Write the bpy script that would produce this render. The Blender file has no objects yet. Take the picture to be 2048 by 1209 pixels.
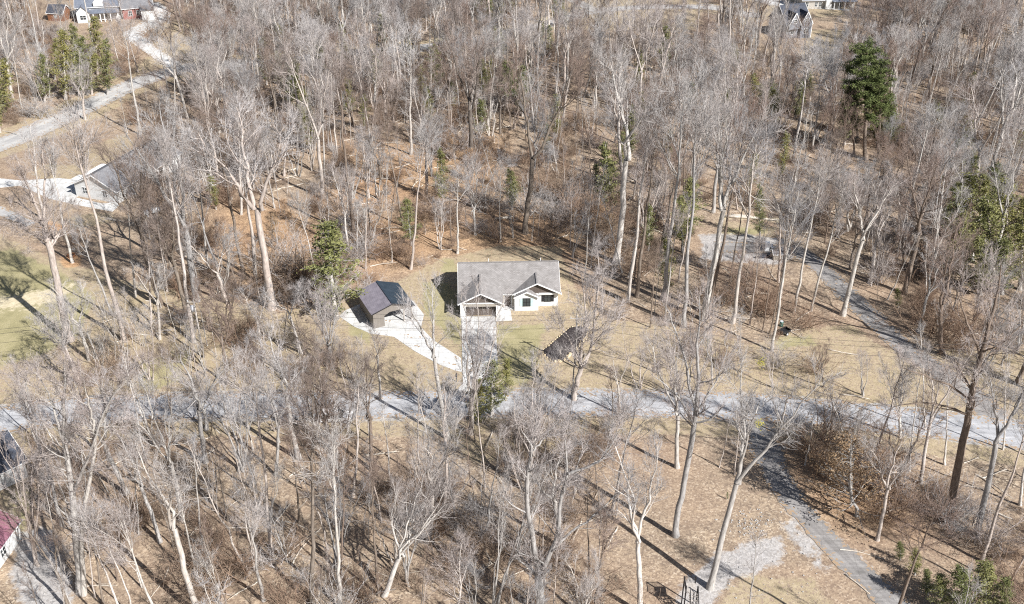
import bpy, math, random
import numpy as np
from mathutils import Vector, Matrix

# ------------------------------------------------------------------ camera, world, sun, exposure
S = bpy.context.scene
COL = S.collection
CAM_H, FPX, CX, CY = 92.0, 2090.0, 1024.0, 604.5
PITCH = math.radians(31.0)
cam = bpy.data.cameras.new('camera'); camo = bpy.data.objects.new('camera', cam); COL.objects.link(camo)
camo.location = (0, 0, CAM_H); camo.rotation_euler = (math.pi/2-PITCH, 0, 0)
cam.sensor_width = 36.0; cam.lens = FPX/2048*36.0; cam.clip_start = 1; cam.clip_end = 12000
S.camera = camo
SUN_AZ, SUN_EL = math.radians(47), math.radians(41)      # shadows fall 47 deg left of straight ahead
W = bpy.data.worlds.new('World'); S.world = W; W.use_nodes = True
nt = W.node_tree; bg = nt.nodes['Background']; sky = nt.nodes.new('ShaderNodeTexSky')
sky.sky_type = 'NISHITA'; sky.sun_disc = False; sky.sun_elevation = SUN_EL
sky.sun_rotation = math.atan2(math.sin(SUN_AZ), -math.cos(SUN_AZ))
nt.links.new(sky.outputs[0], bg.inputs[0]); bg.inputs[1].default_value = 0.052
sl = bpy.data.lights.new('sun', 'SUN'); sl.energy = 5.0; sl.angle = math.radians(0.5); sl.color = (1.0, 0.98, 0.96)
so = bpy.data.objects.new('sun', sl); COL.objects.link(so)
sd = Vector((-math.sin(SUN_AZ)*math.cos(SUN_EL), math.cos(SUN_AZ)*math.cos(SUN_EL), -math.sin(SUN_EL)))
so.rotation_euler = sd.to_track_quat('-Z', 'Y').to_euler(); so.location = (60, 60, 150)
vs = S.view_settings; vs.view_transform = 'Standard'; vs.look = 'None'; vs.gamma = 1; vs.exposure = 0.68
S.cycles.use_denoising = False; S.cycles.filter_width = 1.15; S.cycles.max_bounces = 4; S.cycles.diffuse_bounces = 2; S.cycles.transparent_max_bounces = 8

rng = np.random.default_rng(7); random.seed(7)
R = math.radians

# ------------------------------------------------------------------ terrain and pixel helpers
def sstep(a, b, x):
    t = np.clip((np.asarray(x, float)-a)/(b-a), 0, 1); return t*t*(3-2*t)
def hgt(x, y):
    x = np.asarray(x, float); y = np.asarray(y, float)
    a = sstep(190, 240, y)*(1-sstep(600, 900, y)) * 2.2
    b = sstep(55, 95, x)*sstep(120, 150, y)*(1-sstep(200, 240, y))*0.8
    return a*np.sin(x/37+0.6)*np.cos(y/43+0.4) + b*np.sin(x/21)*np.cos(y/19)
cp, sp = math.cos(PITCH), math.sin(PITCH)
def ray(px, py):
    a = (px-CX)/FPX; b = (CY-py)/FPX
    return np.array([a, cp+b*sp, -sp+b*cp])
def G(px, py):
    d = ray(px, py); z = 0.0
    for _ in range(6):
        t = (z-CAM_H)/d[2]; x, y = d[0]*t, d[1]*t; z = float(hgt(x, y))
    return Vector((x, y, z))
def atY(px, py, Y):                      # point seen at pixel on the upright plane y = Y
    d = ray(px, py); t = Y/d[1]; return Vector((d[0]*t, Y, CAM_H+d[2]*t))
def proj(x, y, z):
    x = np.asarray(x, float); y = np.asarray(y, float); dz = np.asarray(z, float)-CAM_H
    dep = y*cp - dz*sp; up = y*sp + dz*cp
    return CX+FPX*x/dep, CY-FPX*up/dep
def inpoly(x, y, poly):
    x = np.asarray(x, float); y = np.asarray(y, float); c = np.zeros(x.shape, bool); n = len(poly)
    for i in range(n):
        x1, y1 = poly[i]; x2, y2 = poly[(i+1) % n]
        if y1 == y2: continue
        c ^= ((y1 > y) != (y2 > y)) & (x < (x2-x1)*(y-y1)/(y2-y1)+x1)
    return c
def distseg(x, y, poly, closed=True):
    d = np.full(np.shape(x), 1e9); n = len(poly)
    for i in range(n if closed else n-1):
        x1, y1 = poly[i]; x2, y2 = poly[(i+1) % n]
        dx, dy = x2-x1, y2-y1; L = dx*dx+dy*dy+1e-9
        t = np.clip(((x-x1)*dx+(y-y1)*dy)/L, 0, 1)
        d = np.minimum(d, np.hypot(x-x1-t*dx, y-y1-t*dy))
    return d
def gp(pxs): return [(G(a, b).x, G(a, b).y) for a, b in pxs]

# ------------------------------------------------------------------ materials
def newmat(name):
    m = bpy.data.materials.new(name); m.use_nodes = True
    b = m.node_tree.nodes['Principled BSDF']; b.inputs['Roughness'].default_value = .85
    b.inputs['Specular IOR Level'].default_value = .25
    return m, m.node_tree, b
def N(t, typ, **kw):
    n = t.nodes.new(typ)
    for k, v in kw.items():
        if hasattr(n, k) and not k.startswith('in_'): setattr(n, k, v)
    return n
def noise(t, vec, scale, detail=3, rough=.55, dist=0):
    n = t.nodes.new('ShaderNodeTexNoise'); n.inputs['Scale'].default_value = scale; n.inputs['Detail'].default_value = detail
    n.inputs['Roughness'].default_value = rough; n.inputs['Distortion'].default_value = dist
    t.links.new(vec, n.inputs['Vector']); return n.outputs['Fac']
def ramp(t, fac, stops, interp='LINEAR'):
    r = t.nodes.new('ShaderNodeValToRGB'); r.color_ramp.interpolation = interp; e = r.color_ramp.elements
    while len(e) < len(stops): e.new(0.5)
    for q, (p, c) in zip(e, stops): q.position = p; q.color = (c[0], c[1], c[2], 1)
    t.links.new(fac, r.inputs[0]); return r.outputs[0]
def mix(t, f, a, b, mode='MIX'):
    m = t.nodes.new('ShaderNodeMix'); m.data_type = 'RGBA'; m.blend_type = mode
    for s, v in ((m.inputs[0], f), (m.inputs[6], a), (m.inputs[7], b)):
        if isinstance(v, (int, float)): s.default_value = v
        elif isinstance(v, tuple): s.default_value = (*v, 1) if len(v) == 3 else v
        else: t.links.new(v, s)
    return m.outputs[2]
def mth(t, op, a, b=0.0, c=None, clamp=False):
    m = t.nodes.new('ShaderNodeMath'); m.operation = op; m.use_clamp = clamp
    for i, v in enumerate((a, b) if c is None else (a, b, c)):
        if isinstance(v, (int, float)): m.inputs[i].default_value = v
        else: t.links.new(v, m.inputs[i])
    return m.outputs[0]
def bump(t, b, h, strength=.5, dist=.05):
    n = t.nodes.new('ShaderNodeBump'); n.inputs['Strength'].default_value = strength; n.inputs['Distance'].default_value = dist
    t.links.new(h, n.inputs['Height']); t.links.new(n.outputs[0], b.inputs['Normal'])
def objc(t): return t.nodes.new('ShaderNodeTexCoord').outputs['Object']
def scaled(t, vec, s):
    m = t.nodes.new('ShaderNodeMapping'); m.inputs['Scale'].default_value = s; t.links.new(vec, m.inputs[0]); return m.outputs[0]
def mottled(name, c1, c2, scale=3, rough=.85, detail=4, bmp=0, spec=.25, fine=None):
    m, t, b = newmat(name); o = objc(t); f = noise(t, o, scale, detail)
    col = ramp(t, f, [(.32, c1), (.68, c2)])
    if fine:
        col = mix(t, .5, col, ramp(t, noise(t, o, fine, 2), [(.3, tuple(.55*v for v in c1)), (.7, tuple(min(1, 1.3*v) for v in c2))]))
    t.links.new(col, b.inputs['Base Color']); b.inputs['Roughness'].default_value = rough; b.inputs['Specular IOR Level'].default_value = spec
    if bmp: bump(t, b, f, bmp)
    return m
def barkmat(name, c1, c2, c3, var=.35, sz=(3, 3, .7)):
    m, t, b = newmat(name); o = objc(t); f = noise(t, scaled(t, o, sz), 1.6, 5, .65)
    big = noise(t, scaled(t, o, (1, 1, .35)), .45, 2)
    col = ramp(t, f, [(.3, c1), (.55, c2), (.75, c3)])
    col = mix(t, mth(t, 'MULTIPLY', big, .5), col, c1)
    inf = t.nodes.new('ShaderNodeObjectInfo')
    tint = ramp(t, inf.outputs['Random'], [(0, (1-var, 1-var, 1-var*.95)), (.35, (1, .97, .93)), (.7, (.90, .80, .75)), (1, (1.0+var*.5, 1+var*.45, 1+var*.4))])
    col = mix(t, 1.0, col, tint, 'MULTIPLY')
    t.links.new(col, b.inputs['Base Color']); b.inputs['Roughness'].default_value = .9; b.inputs['Specular IOR Level'].default_value = .15
    bump(t, b, f, .5, .04)
    return m
M = {}
M['bark'] = barkmat('grey_bark', (.30, .28, .26), (.62, .60, .565), (.80, .78, .75))
M['bark_dark'] = barkmat('brown_bark', (.13, .105, .085), (.27, .235, .20), (.40, .365, .33))
M['twig'] = barkmat('grey_twigs', (.33, .315, .31), (.54, .525, .52), (.73, .72, .72), .30)
M['twig_brown'] = barkmat('brown_twigs', (.20, .155, .13), (.35, .285, .25), (.48, .41, .37), .25)
M['brush'] = barkmat('brush_twigs', (.22, .16, .12), (.38, .29, .22), (.54, .44, .35), .3)
def leafmat(name, stops, var=.3):
    m, t, b = newmat(name); o = objc(t)
    col = mix(t, .55, ramp(t, noise(t, o, .55, 3), stops), ramp(t, noise(t, o, 3.5, 3), stops))
    inf = t.nodes.new('ShaderNodeObjectInfo')
    tint = ramp(t, inf.outputs['Random'], [(0, (1-var, 1-var*.8, 1-var)), (.5, (1, 1, 1)), (1, (1+var*.6, 1+var*.3, 1-var*.2))])
    col = mix(t, 1.0, col, tint, 'MULTIPLY')
    t.links.new(col, b.inputs['Base Color']); b.inputs['Roughness'].default_value = .7
    return m
M['cedar'] = leafmat('cedar_foliage', [(.3, (.085, .095, .04)), (.5, (.18, .185, .07)), (.72, (.31, .285, .11))])
M['pine'] = leafmat('pine_needles', [(.3, (.04, .06, .02)), (.5, (.11, .135, .045)), (.72, (.20, .215, .075))], .15)
M['beech'] = leafmat('dead_beech_leaves', [(.3, (.16, .095, .055)), (.5, (.31, .20, .12)), (.72, (.46, .33, .21))], .2)
M['yellow'] = leafmat('yellow_blossom', [(.3, (.30, .28, .03)), (.6, (.5, .46, .06)), (.8, (.6, .55, .08))], .1)

def ground_mat():
    m, t, b = newmat('ground_cover'); o = objc(t)
    att = t.nodes.new('ShaderNodeAttribute'); att.attribute_name = 'cover'
    sep = t.nodes.new('ShaderNodeSeparateColor'); t.links.new(att.outputs['Color'], sep.inputs[0])
    att2 = t.nodes.new('ShaderNodeAttribute'); att2.attribute_name = 'cover2'
    sep2 = t.nodes.new('ShaderNodeSeparateColor'); t.links.new(att2.outputs['Color'], sep2.inputs[0])
    n05 = noise(t, o, .05, 3); n3 = noise(t, o, .35, 4, .65); n1 = noise(t, o, 1.3, 4, .7); n6 = noise(t, o, 7, 3, .7)
    vor = t.nodes.new('ShaderNodeTexVoronoi'); vor.inputs['Scale'].default_value = 4.6; t.links.new(o, vor.inputs['Vector'])
    cell = t.nodes.new('ShaderNodeSeparateColor'); t.links.new(vor.outputs['Color'], cell.inputs[0])
    # dead leaves
    leaf = ramp(t, cell.outputs[0], [(0, (.14, .095, .065)), (.3, (.29, .205, .14)), (.65, (.43, .325, .215)), (.9, (.60, .475, .335)), (1, (.72, .61, .47))])
    leaf = mix(t, .33, leaf, ramp(t, n1, [(.3, (.19, .13, .08)), (.5, (.37, .27, .165)), (.7, (.53, .41, .275))]))
    leaf = mix(t, 1.0, leaf, ramp(t, n3, [(.28, (.56, .53, .51)), (.5, (.86, .85, .84)), (.72, (1.06, 1.05, 1.03))]), 'MULTIPLY')
    leaf = mix(t, mth(t, 'MULTIPLY', ramp(t, n05, [(.4, (0, 0, 0)), (.65, (1, 1, 1))]), .35), leaf, (.36, .215, .125))
    leaf = mix(t, .18, leaf, (.36, .34, .325))
    leaf = mix(t, mth(t, 'MULTIPLY', sep2.outputs[2], .8), leaf, mix(t, 1.0, leaf, (1.16, .985, .80), 'MULTIPLY'))
    # mown winter lawn, dry grass
    green = ramp(t, mix(t, .5, n3, n6), [(.35, (.235, .215, .11)), (.5, (.33, .30, .16)), (.65, (.44, .385, .24))])
    dry = ramp(t, mix(t, .5, n1, n6), [(.35, (.27, .20, .125)), (.5, (.40, .315, .20)), (.65, (.54, .44, .30))])
    dry = mix(t, ramp(t, n3, [(.45, (.0, .0, .0)), (.7, (.4, .4, .4))]), dry, (.34, .28, .14))
    dry = mix(t, mth(t, 'GREATER_THAN', cell.outputs[1], .80), dry, leaf)
    dry = mix(t, .15, dry, (.36, .33, .28))
    straw = ramp(t, n1, [(.3, (.46, .39, .25)), (.7, (.66, .58, .42))])
    grav = ramp(t, mix(t, .3, mix(t, .5, n6, n1), cell.outputs[2]), [(.25, (.26, .26, .26)), (.5, (.44, .435, .43)), (.8, (.62, .615, .61))])
    dirt = ramp(t, n1, [(.3, (.42, .24, .12)), (.7, (.58, .36, .2))])
    def msk(a, w=.55):
        v = mth(t, 'ADD', a, mth(t, 'MULTIPLY', mth(t, 'SUBTRACT', mth(t, 'ADD', mth(t, 'MULTIPLY', n3, .6), mth(t, 'MULTIPLY', n1, .4)), .5), w*2))
        r = t.nodes.new('ShaderNodeMapRange'); r.interpolation_type = 'SMOOTHSTEP'
        r.inputs[1].default_value = .38; r.inputs[2].default_value = .62; t.links.new(v, r.inputs[0]); return r.outputs[0]
    col = mix(t, msk(sep.outputs[1]), leaf, dry)
    col = mix(t, mth(t, 'MULTIPLY', msk(sep.outputs[0], .7), .85), col, green)
    col = mix(t, msk(sep2.outputs[0], .8), col, straw)
    col = mix(t, mth(t, 'MULTIPLY', msk(sep2.outputs[1], .5), .8), col, dirt)
    col = mix(t, mth(t, 'MULTIPLY', msk(sep.outputs[2], .75), .75), col, grav)
    t.links.new(col, b.inputs['Base Color']); b.inputs['Roughness'].default_value = .95; b.inputs['Specular IOR Level'].default_value = .1
    hh = mth(t, 'ADD', mth(t, 'MULTIPLY', cell.outputs[0], .5), n6)
    bump(t, b, hh, .55, .09)
    return m
M['ground'] = ground_mat()
def roadmat(name, c1, c2, c3, joints=False):
    m, t, b = newmat(name); o = objc(t)
    f = noise(t, o, .3, 4, .6); g = noise(t, o, 9, 3, .7); w = noise(t, scaled(t, o, (.25, 2, 1)), 1.2, 3)
    col = ramp(t, mix(t, .5, f, w), [(.35, c1), (.5, c2), (.65, c3)])
    col = mix(t, .55, col, mix(t, 1.0, col, ramp(t, g, [(.3, (.6, .6, .6)), (.7, (1.35, 1.35, 1.35))]), 'MULTIPLY'))
    v = t.nodes.new('ShaderNodeTexVoronoi'); v.feature = 'DISTANCE_TO_EDGE'; v.inputs['Scale'].default_value = .22
    t.links.new(o, v.inputs['Vector'])
    cr = ramp(t, v.outputs['Distance'], [(0, (.6, .6, .6)), (.012, (1, 1, 1))])
    col = mix(t, .6, col, mix(t, 1.0, col, cr, 'MULTIPLY'))
    ac = t.nodes.new('ShaderNodeAttribute'); ac.attribute_name = 'across'; av = mth(t, 'ABSOLUTE', ac.outputs['Fac'])
    wr = ramp(t, mth(t, 'ADD', av, mth(t, 'MULTIPLY', mth(t, 'SUBTRACT', f, .5), .25)), [(0, (1, 1, 1)), (.18, (.90, .90, .90)), (.32, (1.08, 1.08, 1.07)), (.48, (1.08, 1.08, 1.07)), (.62, (.93, .93, .93)), (.85, (.96, .95, .93)), (1, (.80, .76, .70))])
    if joints:
        bk = t.nodes.new('ShaderNodeTexBrick'); bk.offset = 0; bk.inputs['Scale'].default_value = 1; bk.inputs['Brick Width'].default_value = 2.9; bk.inputs['Row Height'].default_value = 3.2; bk.inputs['Mortar Size'].default_value = .03
        bk.inputs['Color1'].default_value = (1, 1, 1, 1); bk.inputs['Color2'].default_value = (.93, .93, .92, 1); bk.inputs['Mortar'].default_value = (.6, .6, .58, 1); t.links.new(o, bk.inputs['Vector'])
        wr = bk.outputs['Color']; st = ramp(t, noise(t, o, .8, 4, .6), [(.35, (.84, .83, .80)), (.6, (1, 1, 1))]); wr = mix(t, 1.0, wr, st, 'MULTIPLY')
    col = mix(t, 1.0, col, wr, 'MULTIPLY')
    lv = t.nodes.new('ShaderNodeTexVoronoi'); lv.inputs['Scale'].default_value = 3.5; t.links.new(o, lv.inputs['Vector']); ls = t.nodes.new('ShaderNodeSeparateColor'); t.links.new(lv.outputs['Color'], ls.inputs[0])
    thr = mth(t, 'SUBTRACT', 1.02, mth(t, 'MULTIPLY', mth(t, 'POWER', av, 3.0), .55)); thr = mth(t, 'SUBTRACT', thr, mth(t, 'MULTIPLY', mth(t, 'GREATER_THAN', f, .55), .06))
    col = mix(t, mth(t, 'GREATER_THAN', ls.outputs[0], thr), col, (.36, .26, .17))
    t.links.new(col, b.inputs['Base Color']); b.inputs['Roughness'].default_value = .9; bump(t, b, g, .3, .02)
    return m
M['asphalt'] = roadmat('weathered_asphalt', (.31, .31, .315), (.40, .40, .41), (.49, .49, .50))
M['lane'] = roadmat('gravel_lane', (.185, .175, .165), (.265, .25, .24), (.36, .345, .33))
M['pale_road'] = roadmat('pale_road', (.36, .35, .34), (.43, .42, .405), (.50, .485, .46))
M['concrete'] = roadmat('pale_concrete', (.56, .56, .55), (.64, .635, .625), (.70, .70, .69), True)
def shingle(name, c1, c2, c3):
    m, t, b = newmat(name)
    uvn = t.nodes.new('ShaderNodeUVMap'); br = t.nodes.new('ShaderNodeTexBrick'); t.links.new(uvn.outputs[0], br.inputs['Vector'])
    br.inputs['Scale'].default_value = 1; br.inputs['Brick Width'].default_value = .45; br.inputs['Row Height'].default_value = .22
    br.inputs['Mortar Size'].default_value = .025; br.inputs['Color1'].default_value = (*c1, 1); br.inputs['Color2'].default_value = (*c3, 1)
    br.inputs['Mortar'].default_value = (*[v*.5 for v in c1], 1); br.inputs['Bias'].default_value = 0
    n = ramp(t, noise(t, uvn.outputs[0], .7, 4), [(.3, c1), (.5, c2), (.7, c3)])
    t.links.new(mix(t, .5, br.outputs['Color'], n), b.inputs['Base Color']); b.inputs['Roughness'].default_value = .95
    bump(t, b, br.outputs['Fac'], .4, .02)
    return m
M['shingle'] = shingle('taupe_shingles', (.205, .19, .18), (.275, .26, .25), (.35, .33, .32))
M['shingle_grey'] = shingle('grey_shingles', (.15, .15, .16), (.20, .20, .21), (.27, .265, .27))
M['shingle_dark'] = shingle('charcoal_shingles', (.045, .05, .065), (.07, .078, .10), (.10, .11, .135))
M['shingle_blue'] = shingle('slate_shingles', (.12, .135, .17), (.16, .18, .22), (.22, .24, .28))
def siding(name, c, step=.2, vertical=False, dark=.7):
    m, t, b = newmat(name)
    uvn = t.nodes.new('ShaderNodeUVMap'); br = t.nodes.new('ShaderNodeTexBrick')
    mp = scaled(t, uvn.outputs[0], (1, 1, 1))
    if vertical:
        rt = t.nodes.new('ShaderNodeMapping'); rt.inputs['Rotation'].default_value = (0, 0, math.pi/2); t.links.new(mp, rt.inputs[0]); mp = rt.outputs[0]
    t.links.new(mp, br.inputs['Vector'])
    br.inputs['Scale'].default_value = 1; br.inputs['Brick Width'].default_value = 3.5; br.inputs['Row Height'].default_value = step
    br.inputs['Mortar Size'].default_value = .018; br.inputs['Color1'].default_value = (*c, 1); br.inputs['Color2'].default_value = (*[v*.93 for v in c], 1)
    br.inputs['Mortar'].default_value = (*[v*dark for v in c], 1)
    n = noise(t, uvn.outputs[0], 1.1, 4)
    col = mix(t, 1.0, br.outputs['Color'], ramp(t, n, [(.3, (.88, .88, .86)), (.7, (1, 1, 1))]), 'MULTIPLY')
    t.links.new(col, b.inputs['Base Color']); b.inputs['Roughness'].default_value = .7
    return m
M['white_brick'] = siding('painted_white_brick', (.80, .80, .79), .11, dark=.8)
M['white_siding'] = siding('white_siding', (.80, .80, .79), .18)
M['taupe_siding'] = siding('taupe_siding', (.36, .32, .28), .18)
M['brown_board'] = siding('brown_board', (.13, .105, .09), .25, True, .6)
M['tan_board'] = siding('tan_board', (.40, .36, .31), .3, True, .8)
M['taupe_board'] = siding('taupe_board', (.24, .215, .19), .3, True, .8)
M['red_brick'] = siding('red_brick', (.33, .13, .11), .12, dark=1.3)
M['grey_board'] = siding('grey_board', (.27, .28, .31), .25, True, .7)
M['stone'] = mottled('stone_veneer', (.30, .28, .25), (.58, .55, .50), 2.5, fine=6)
M['trim'] = mottled('white_trim', (.78, .78, .77), (.84, .84, .83), 1, .5)
M['white_paint'] = mottled('white_paint', (.80, .80, .80), (.86, .86, .86), .8, .35, spec=.5)
M['black'] = mottled('black_paint', (.015, .015, .017), (.035, .035, .038), 3, .5)
M['rubber'] = mottled('rubber', (.02, .02, .02), (.04, .04, .04), 6, .9)
M['teal'] = mottled('pale_teal_paint', (.42, .58, .56), (.52, .68, .66), 2, .6)
M['mulch'] = mottled('black_mulch', (.022, .018, .018), (.075, .062, .06), 3.5, .95, 5, .8, fine=9)
M['rock'] = mottled('tan_stone', (.40, .30, .17), (.72, .60, .42), 1.5, .9, 4, .6)
M['galv'] = mottled('galvanised_metal', (.45, .46, .48), (.60, .61, .63), 3, .4, spec=.5)
M['wood'] = mottled('weathered_wood', (.33, .30, .27), (.52, .48, .44), 4, .9)
M['log'] = mottled('bleached_log', (.48, .42, .34), (.68, .62, .54), 3, .95)
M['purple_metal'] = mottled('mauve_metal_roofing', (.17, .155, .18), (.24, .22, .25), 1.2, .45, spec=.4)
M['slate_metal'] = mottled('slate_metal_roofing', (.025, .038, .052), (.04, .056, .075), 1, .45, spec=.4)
M['maroon_metal'] = mottled('maroon_metal_roofing', (.20, .085, .115), (.29, .14, .18), 1.2, .5, spec=.4)
M['tank'] = mottled('white_tank_paint', (.72, .76, .79), (.82, .85, .87), 2, .4, spec=.5)
M['rust'] = mottled('rusty_steel', (.16, .07, .035), (.30, .14, .07), 5, .9)
m, t, b = newmat('window_glass'); b.inputs['Base Color'].default_value = (.035, .045, .05, 1); b.inputs['Roughness'].default_value = .08
b.inputs['Specular IOR Level'].default_value = .8; M['glass'] = m
M['plastic_green'] = mottled('green_plastic', (.05, .14, .12), (.09, .22, .19), 4, .5)
M['lamp_red'] = mottled('red_lens', (.35, .02, .02), (.45, .03, .03), 2, .3)

# ------------------------------------------------------------------ mesh builder
class MB:
    def __init__(s): s.v = []; s.f = []
    def add(s, vs, fs):
        o = len(s.v); s.v += [tuple(v) for v in vs]; s.f += [tuple(i+o for i in f) for f in fs]; return s
    def box(s, x0, x1, y0, y1, z0, z1):
        return s.add([(x0, y0, z0), (x1, y0, z0), (x1, y1, z0), (x0, y1, z0), (x0, y0, z1), (x1, y0, z1), (x1, y1, z1), (x0, y1, z1)],
                     [(0, 3, 2, 1), (4, 5, 6, 7), (0, 1, 5, 4), (1, 2, 6, 5), (2, 3, 7, 6), (3, 0, 4, 7)])
    def slab(s, pts, t):                 # closed polygon thickened against its normal
        p = [Vector(q) for q in pts]; n = (p[1]-p[0]).cross(p[2]-p[0]).normalized()
        if n.z < 0: p.reverse(); n = -n
        q = [a-n*t for a in p]; k = len(p)
        return s.add(p+q, [tuple(range(k)), tuple(range(2*k-1, k-1, -1))]+[(i, k+i, k+(i+1) % k, (i+1) % k) for i in range(k)])
    def prism(s, poly, y0, y1):          # (x,z) outline extruded along y
        k = len(poly); a = [(x, y0, z) for x, z in poly]+[(x, y1, z) for x, z in poly]
        return s.add(a, [tuple(range(k)), tuple(range(2*k-1, k-1, -1))]+[(i, k+i, k+(i+1) % k, (i+1) % k) for i in range(k)])
    def xprism(s, poly, x0, x1):         # (y,z) outline extruded along x
        k = len(poly); a = [(x0, y, z) for y, z in poly]+[(x1, y, z) for y, z in poly]
        return s.add(a, [tuple(range(k)), tuple(range(2*k-1, k-1, -1))]+[(i, k+i, k+(i+1) % k, (i+1) % k) for i in range(k)])
    def beam(s, a, b, w, h=None):
        a = Vector(a); b = Vector(b); d = (b-a).normalized(); h = h or w
        u = d.cross(Vector((0, 0, 1)))
        if u.length < .01: u = Vector((1, 0, 0))
        u.normalize(); v = u.cross(d)
        c = [u*(-w/2)+v*(-h/2), u*(w/2)+v*(-h/2), u*(w/2)+v*(h/2), u*(-w/2)+v*(h/2)]
        return s.add([a+q for q in c]+[b+q for q in c], [(3, 2, 1, 0), (4, 5, 6, 7), (0, 1, 5, 4), (1, 2, 6, 5), (2, 3, 7, 6), (3, 0, 4, 7)])
    def tube(s, pts, rs, n=8):
        pts = [Vector(p) for p in pts]; o = len(s.v); k = len(pts)
        if isinstance(rs, (int, float)): rs = [rs]*k
        for i, p in enumerate(pts):
            d = (pts[min(i+1, k-1)]-pts[max(i-1, 0)]).normalized(); u = d.cross(Vector((.13, .21, 1)) if abs(d.z) < .95 else Vector((1, .1, 0))).normalized(); v = d.cross(u)
            s.v += [tuple(p+(u*math.cos(a)+v*math.sin(a))*rs[i]) for a in [2*math.pi*j/n for j in range(n)]]
        for i in range(k-1):
            s.f += [(o+i*n+j, o+i*n+(j+1) % n, o+(i+1)*n+(j+1) % n, o+(i+1)*n+j) for j in range(n)]
        s.f += [tuple(o+j for j in range(n-1, -1, -1)), tuple(o+(k-1)*n+j for j in range(n))]
        return s
    def build(s, name, mat, parent=None, uv=True, smooth=False):
        me = bpy.data.meshes.new(name); me.from_pydata(s.v, [], s.f); me.materials.append(mat)
        if uv:
            ul = me.uv_layers.new(name='UVMap')
            for p in me.polygons:
                n = p.normal
                if abs(n.z) < .9:
                    u = Vector((0, 0, 1)).cross(n).normalized(); w = n.cross(u)
                else: u = Vector((1, 0, 0)); w = Vector((0, 1, 0))
                for li in p.loop_indices:
                    c = me.vertices[me.loops[li].vertex_index].co; ul.data[li].uv = (c.dot(u), c.dot(w))
        if smooth: me.polygons.foreach_set('use_smooth', [True]*len(me.polygons))
        me.validate(); o = bpy.data.objects.new(name, me); COL.objects.link(o)
        if parent: o.parent = parent
        return o
def tag(o, label=None, cat=None, group=None, kind=None):
    if label: o['label'] = label
    if cat: o['category'] = cat
    if group: o['group'] = group
    if kind: o['kind'] = kind
    return o
def empty(name, loc=(0, 0, 0), rz=0, label=None, cat=None, group=None):
    o = bpy.data.objects.new(name, None); COL.objects.link(o); o.location = loc; o.rotation_euler = (0, 0, rz); o.empty_display_size = .5
    return tag(o, label, cat, group)
def npmesh(name, v, f, mat, smooth=False):
    """v (n,3) float, f (m,4) or (m,3) int"""
    me = bpy.data.meshes.new(name); k = f.shape[1]
    me.vertices.add(len(v)); me.vertices.foreach_set('co', np.ascontiguousarray(v, np.float32).ravel())
    me.loops.add(f.size); me.loops.foreach_set('vertex_index', np.ascontiguousarray(f, np.int32).ravel())
    me.polygons.add(len(f)); me.polygons.foreach_set('loop_start', np.arange(0, f.size, k, dtype=np.int32))
    me.polygons.foreach_set('loop_total', np.full(len(f), k, np.int32))
    if smooth: me.polygons.foreach_set('use_smooth', np.ones(len(f), bool))
    me.update(calc_edges=True); me.materials.append(mat); return me

# ------------------------------------------------------------------ ground sheet with its cover zones
def axis(lo, hi, step, out):
    a = list(np.arange(lo, hi+.01, step)); s = step; L = []; x = lo
    while x > -out: s *= 1.5; x -= s; L.append(x)
    s = step; Rr = []; x = hi
    while x < out: s *= 1.5; x += s; Rr.append(x)
    return np.array(L[::-1]+a+Rr)
gx = axis(-190, 190, 1.0, 5000); gy = axis(45, 400, 1.0, 5000)
X, Y = np.meshgrid(gx, gy); Z = hgt(X, Y)
nx, ny = len(gx), len(gy)
idx = np.arange(nx*ny).reshape(ny, nx)
F = np.stack([idx[:-1, :-1], idx[:-1, 1:], idx[1:, 1:], idx[1:, :-1]], -1).reshape(-1, 4)
gme = npmesh('ground', np.stack([X, Y, Z], -1).reshape(-1, 3), F, M['ground'])
go = bpy.data.objects.new('ground', gme); COL.objects.link(go); tag(go, kind='structure')

def zone(polys, soft=2.0):
    out = np.zeros(X.shape)
    for p in polys:
        w = gp(p); d = distseg(X, Y, w); i = inpoly(X, Y, w)
        out = np.maximum(out, sstep(-soft, soft, np.where(i, d, -d)))
    return out
road_main = [(-260, 846), (-80, 842), (0, 840), (110, 824), (300, 815), (480, 811), (800, 811), (1040, 806), (1350, 808), (1500, 814), (1600, 822), (1700, 832), (1850, 846), (2048, 872), (2300, 905)]
lane_right = [(2010, 868), (1960, 800), (1880, 745), (1800, 690), (1740, 632), (1690, 585), (1650, 545), (1620, 517), (1590, 500), (1540, 497), (1430, 495)]
lane_low = [(1505, 838), (1524, 880), (1560, 968), (1625, 1050), (1690, 1115), (1790, 1209), (1900, 1310)]
road_far = [(-160, 345), (0, 292), (70, 262), (150, 225), (250, 175), (330, 145), (420, 128), (520, 126), (700, 108), (880, 93), (1000, 70), (1100, 48), (1180, 22), (1290, 14), (1420, 14), (1500, 30)]
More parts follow.
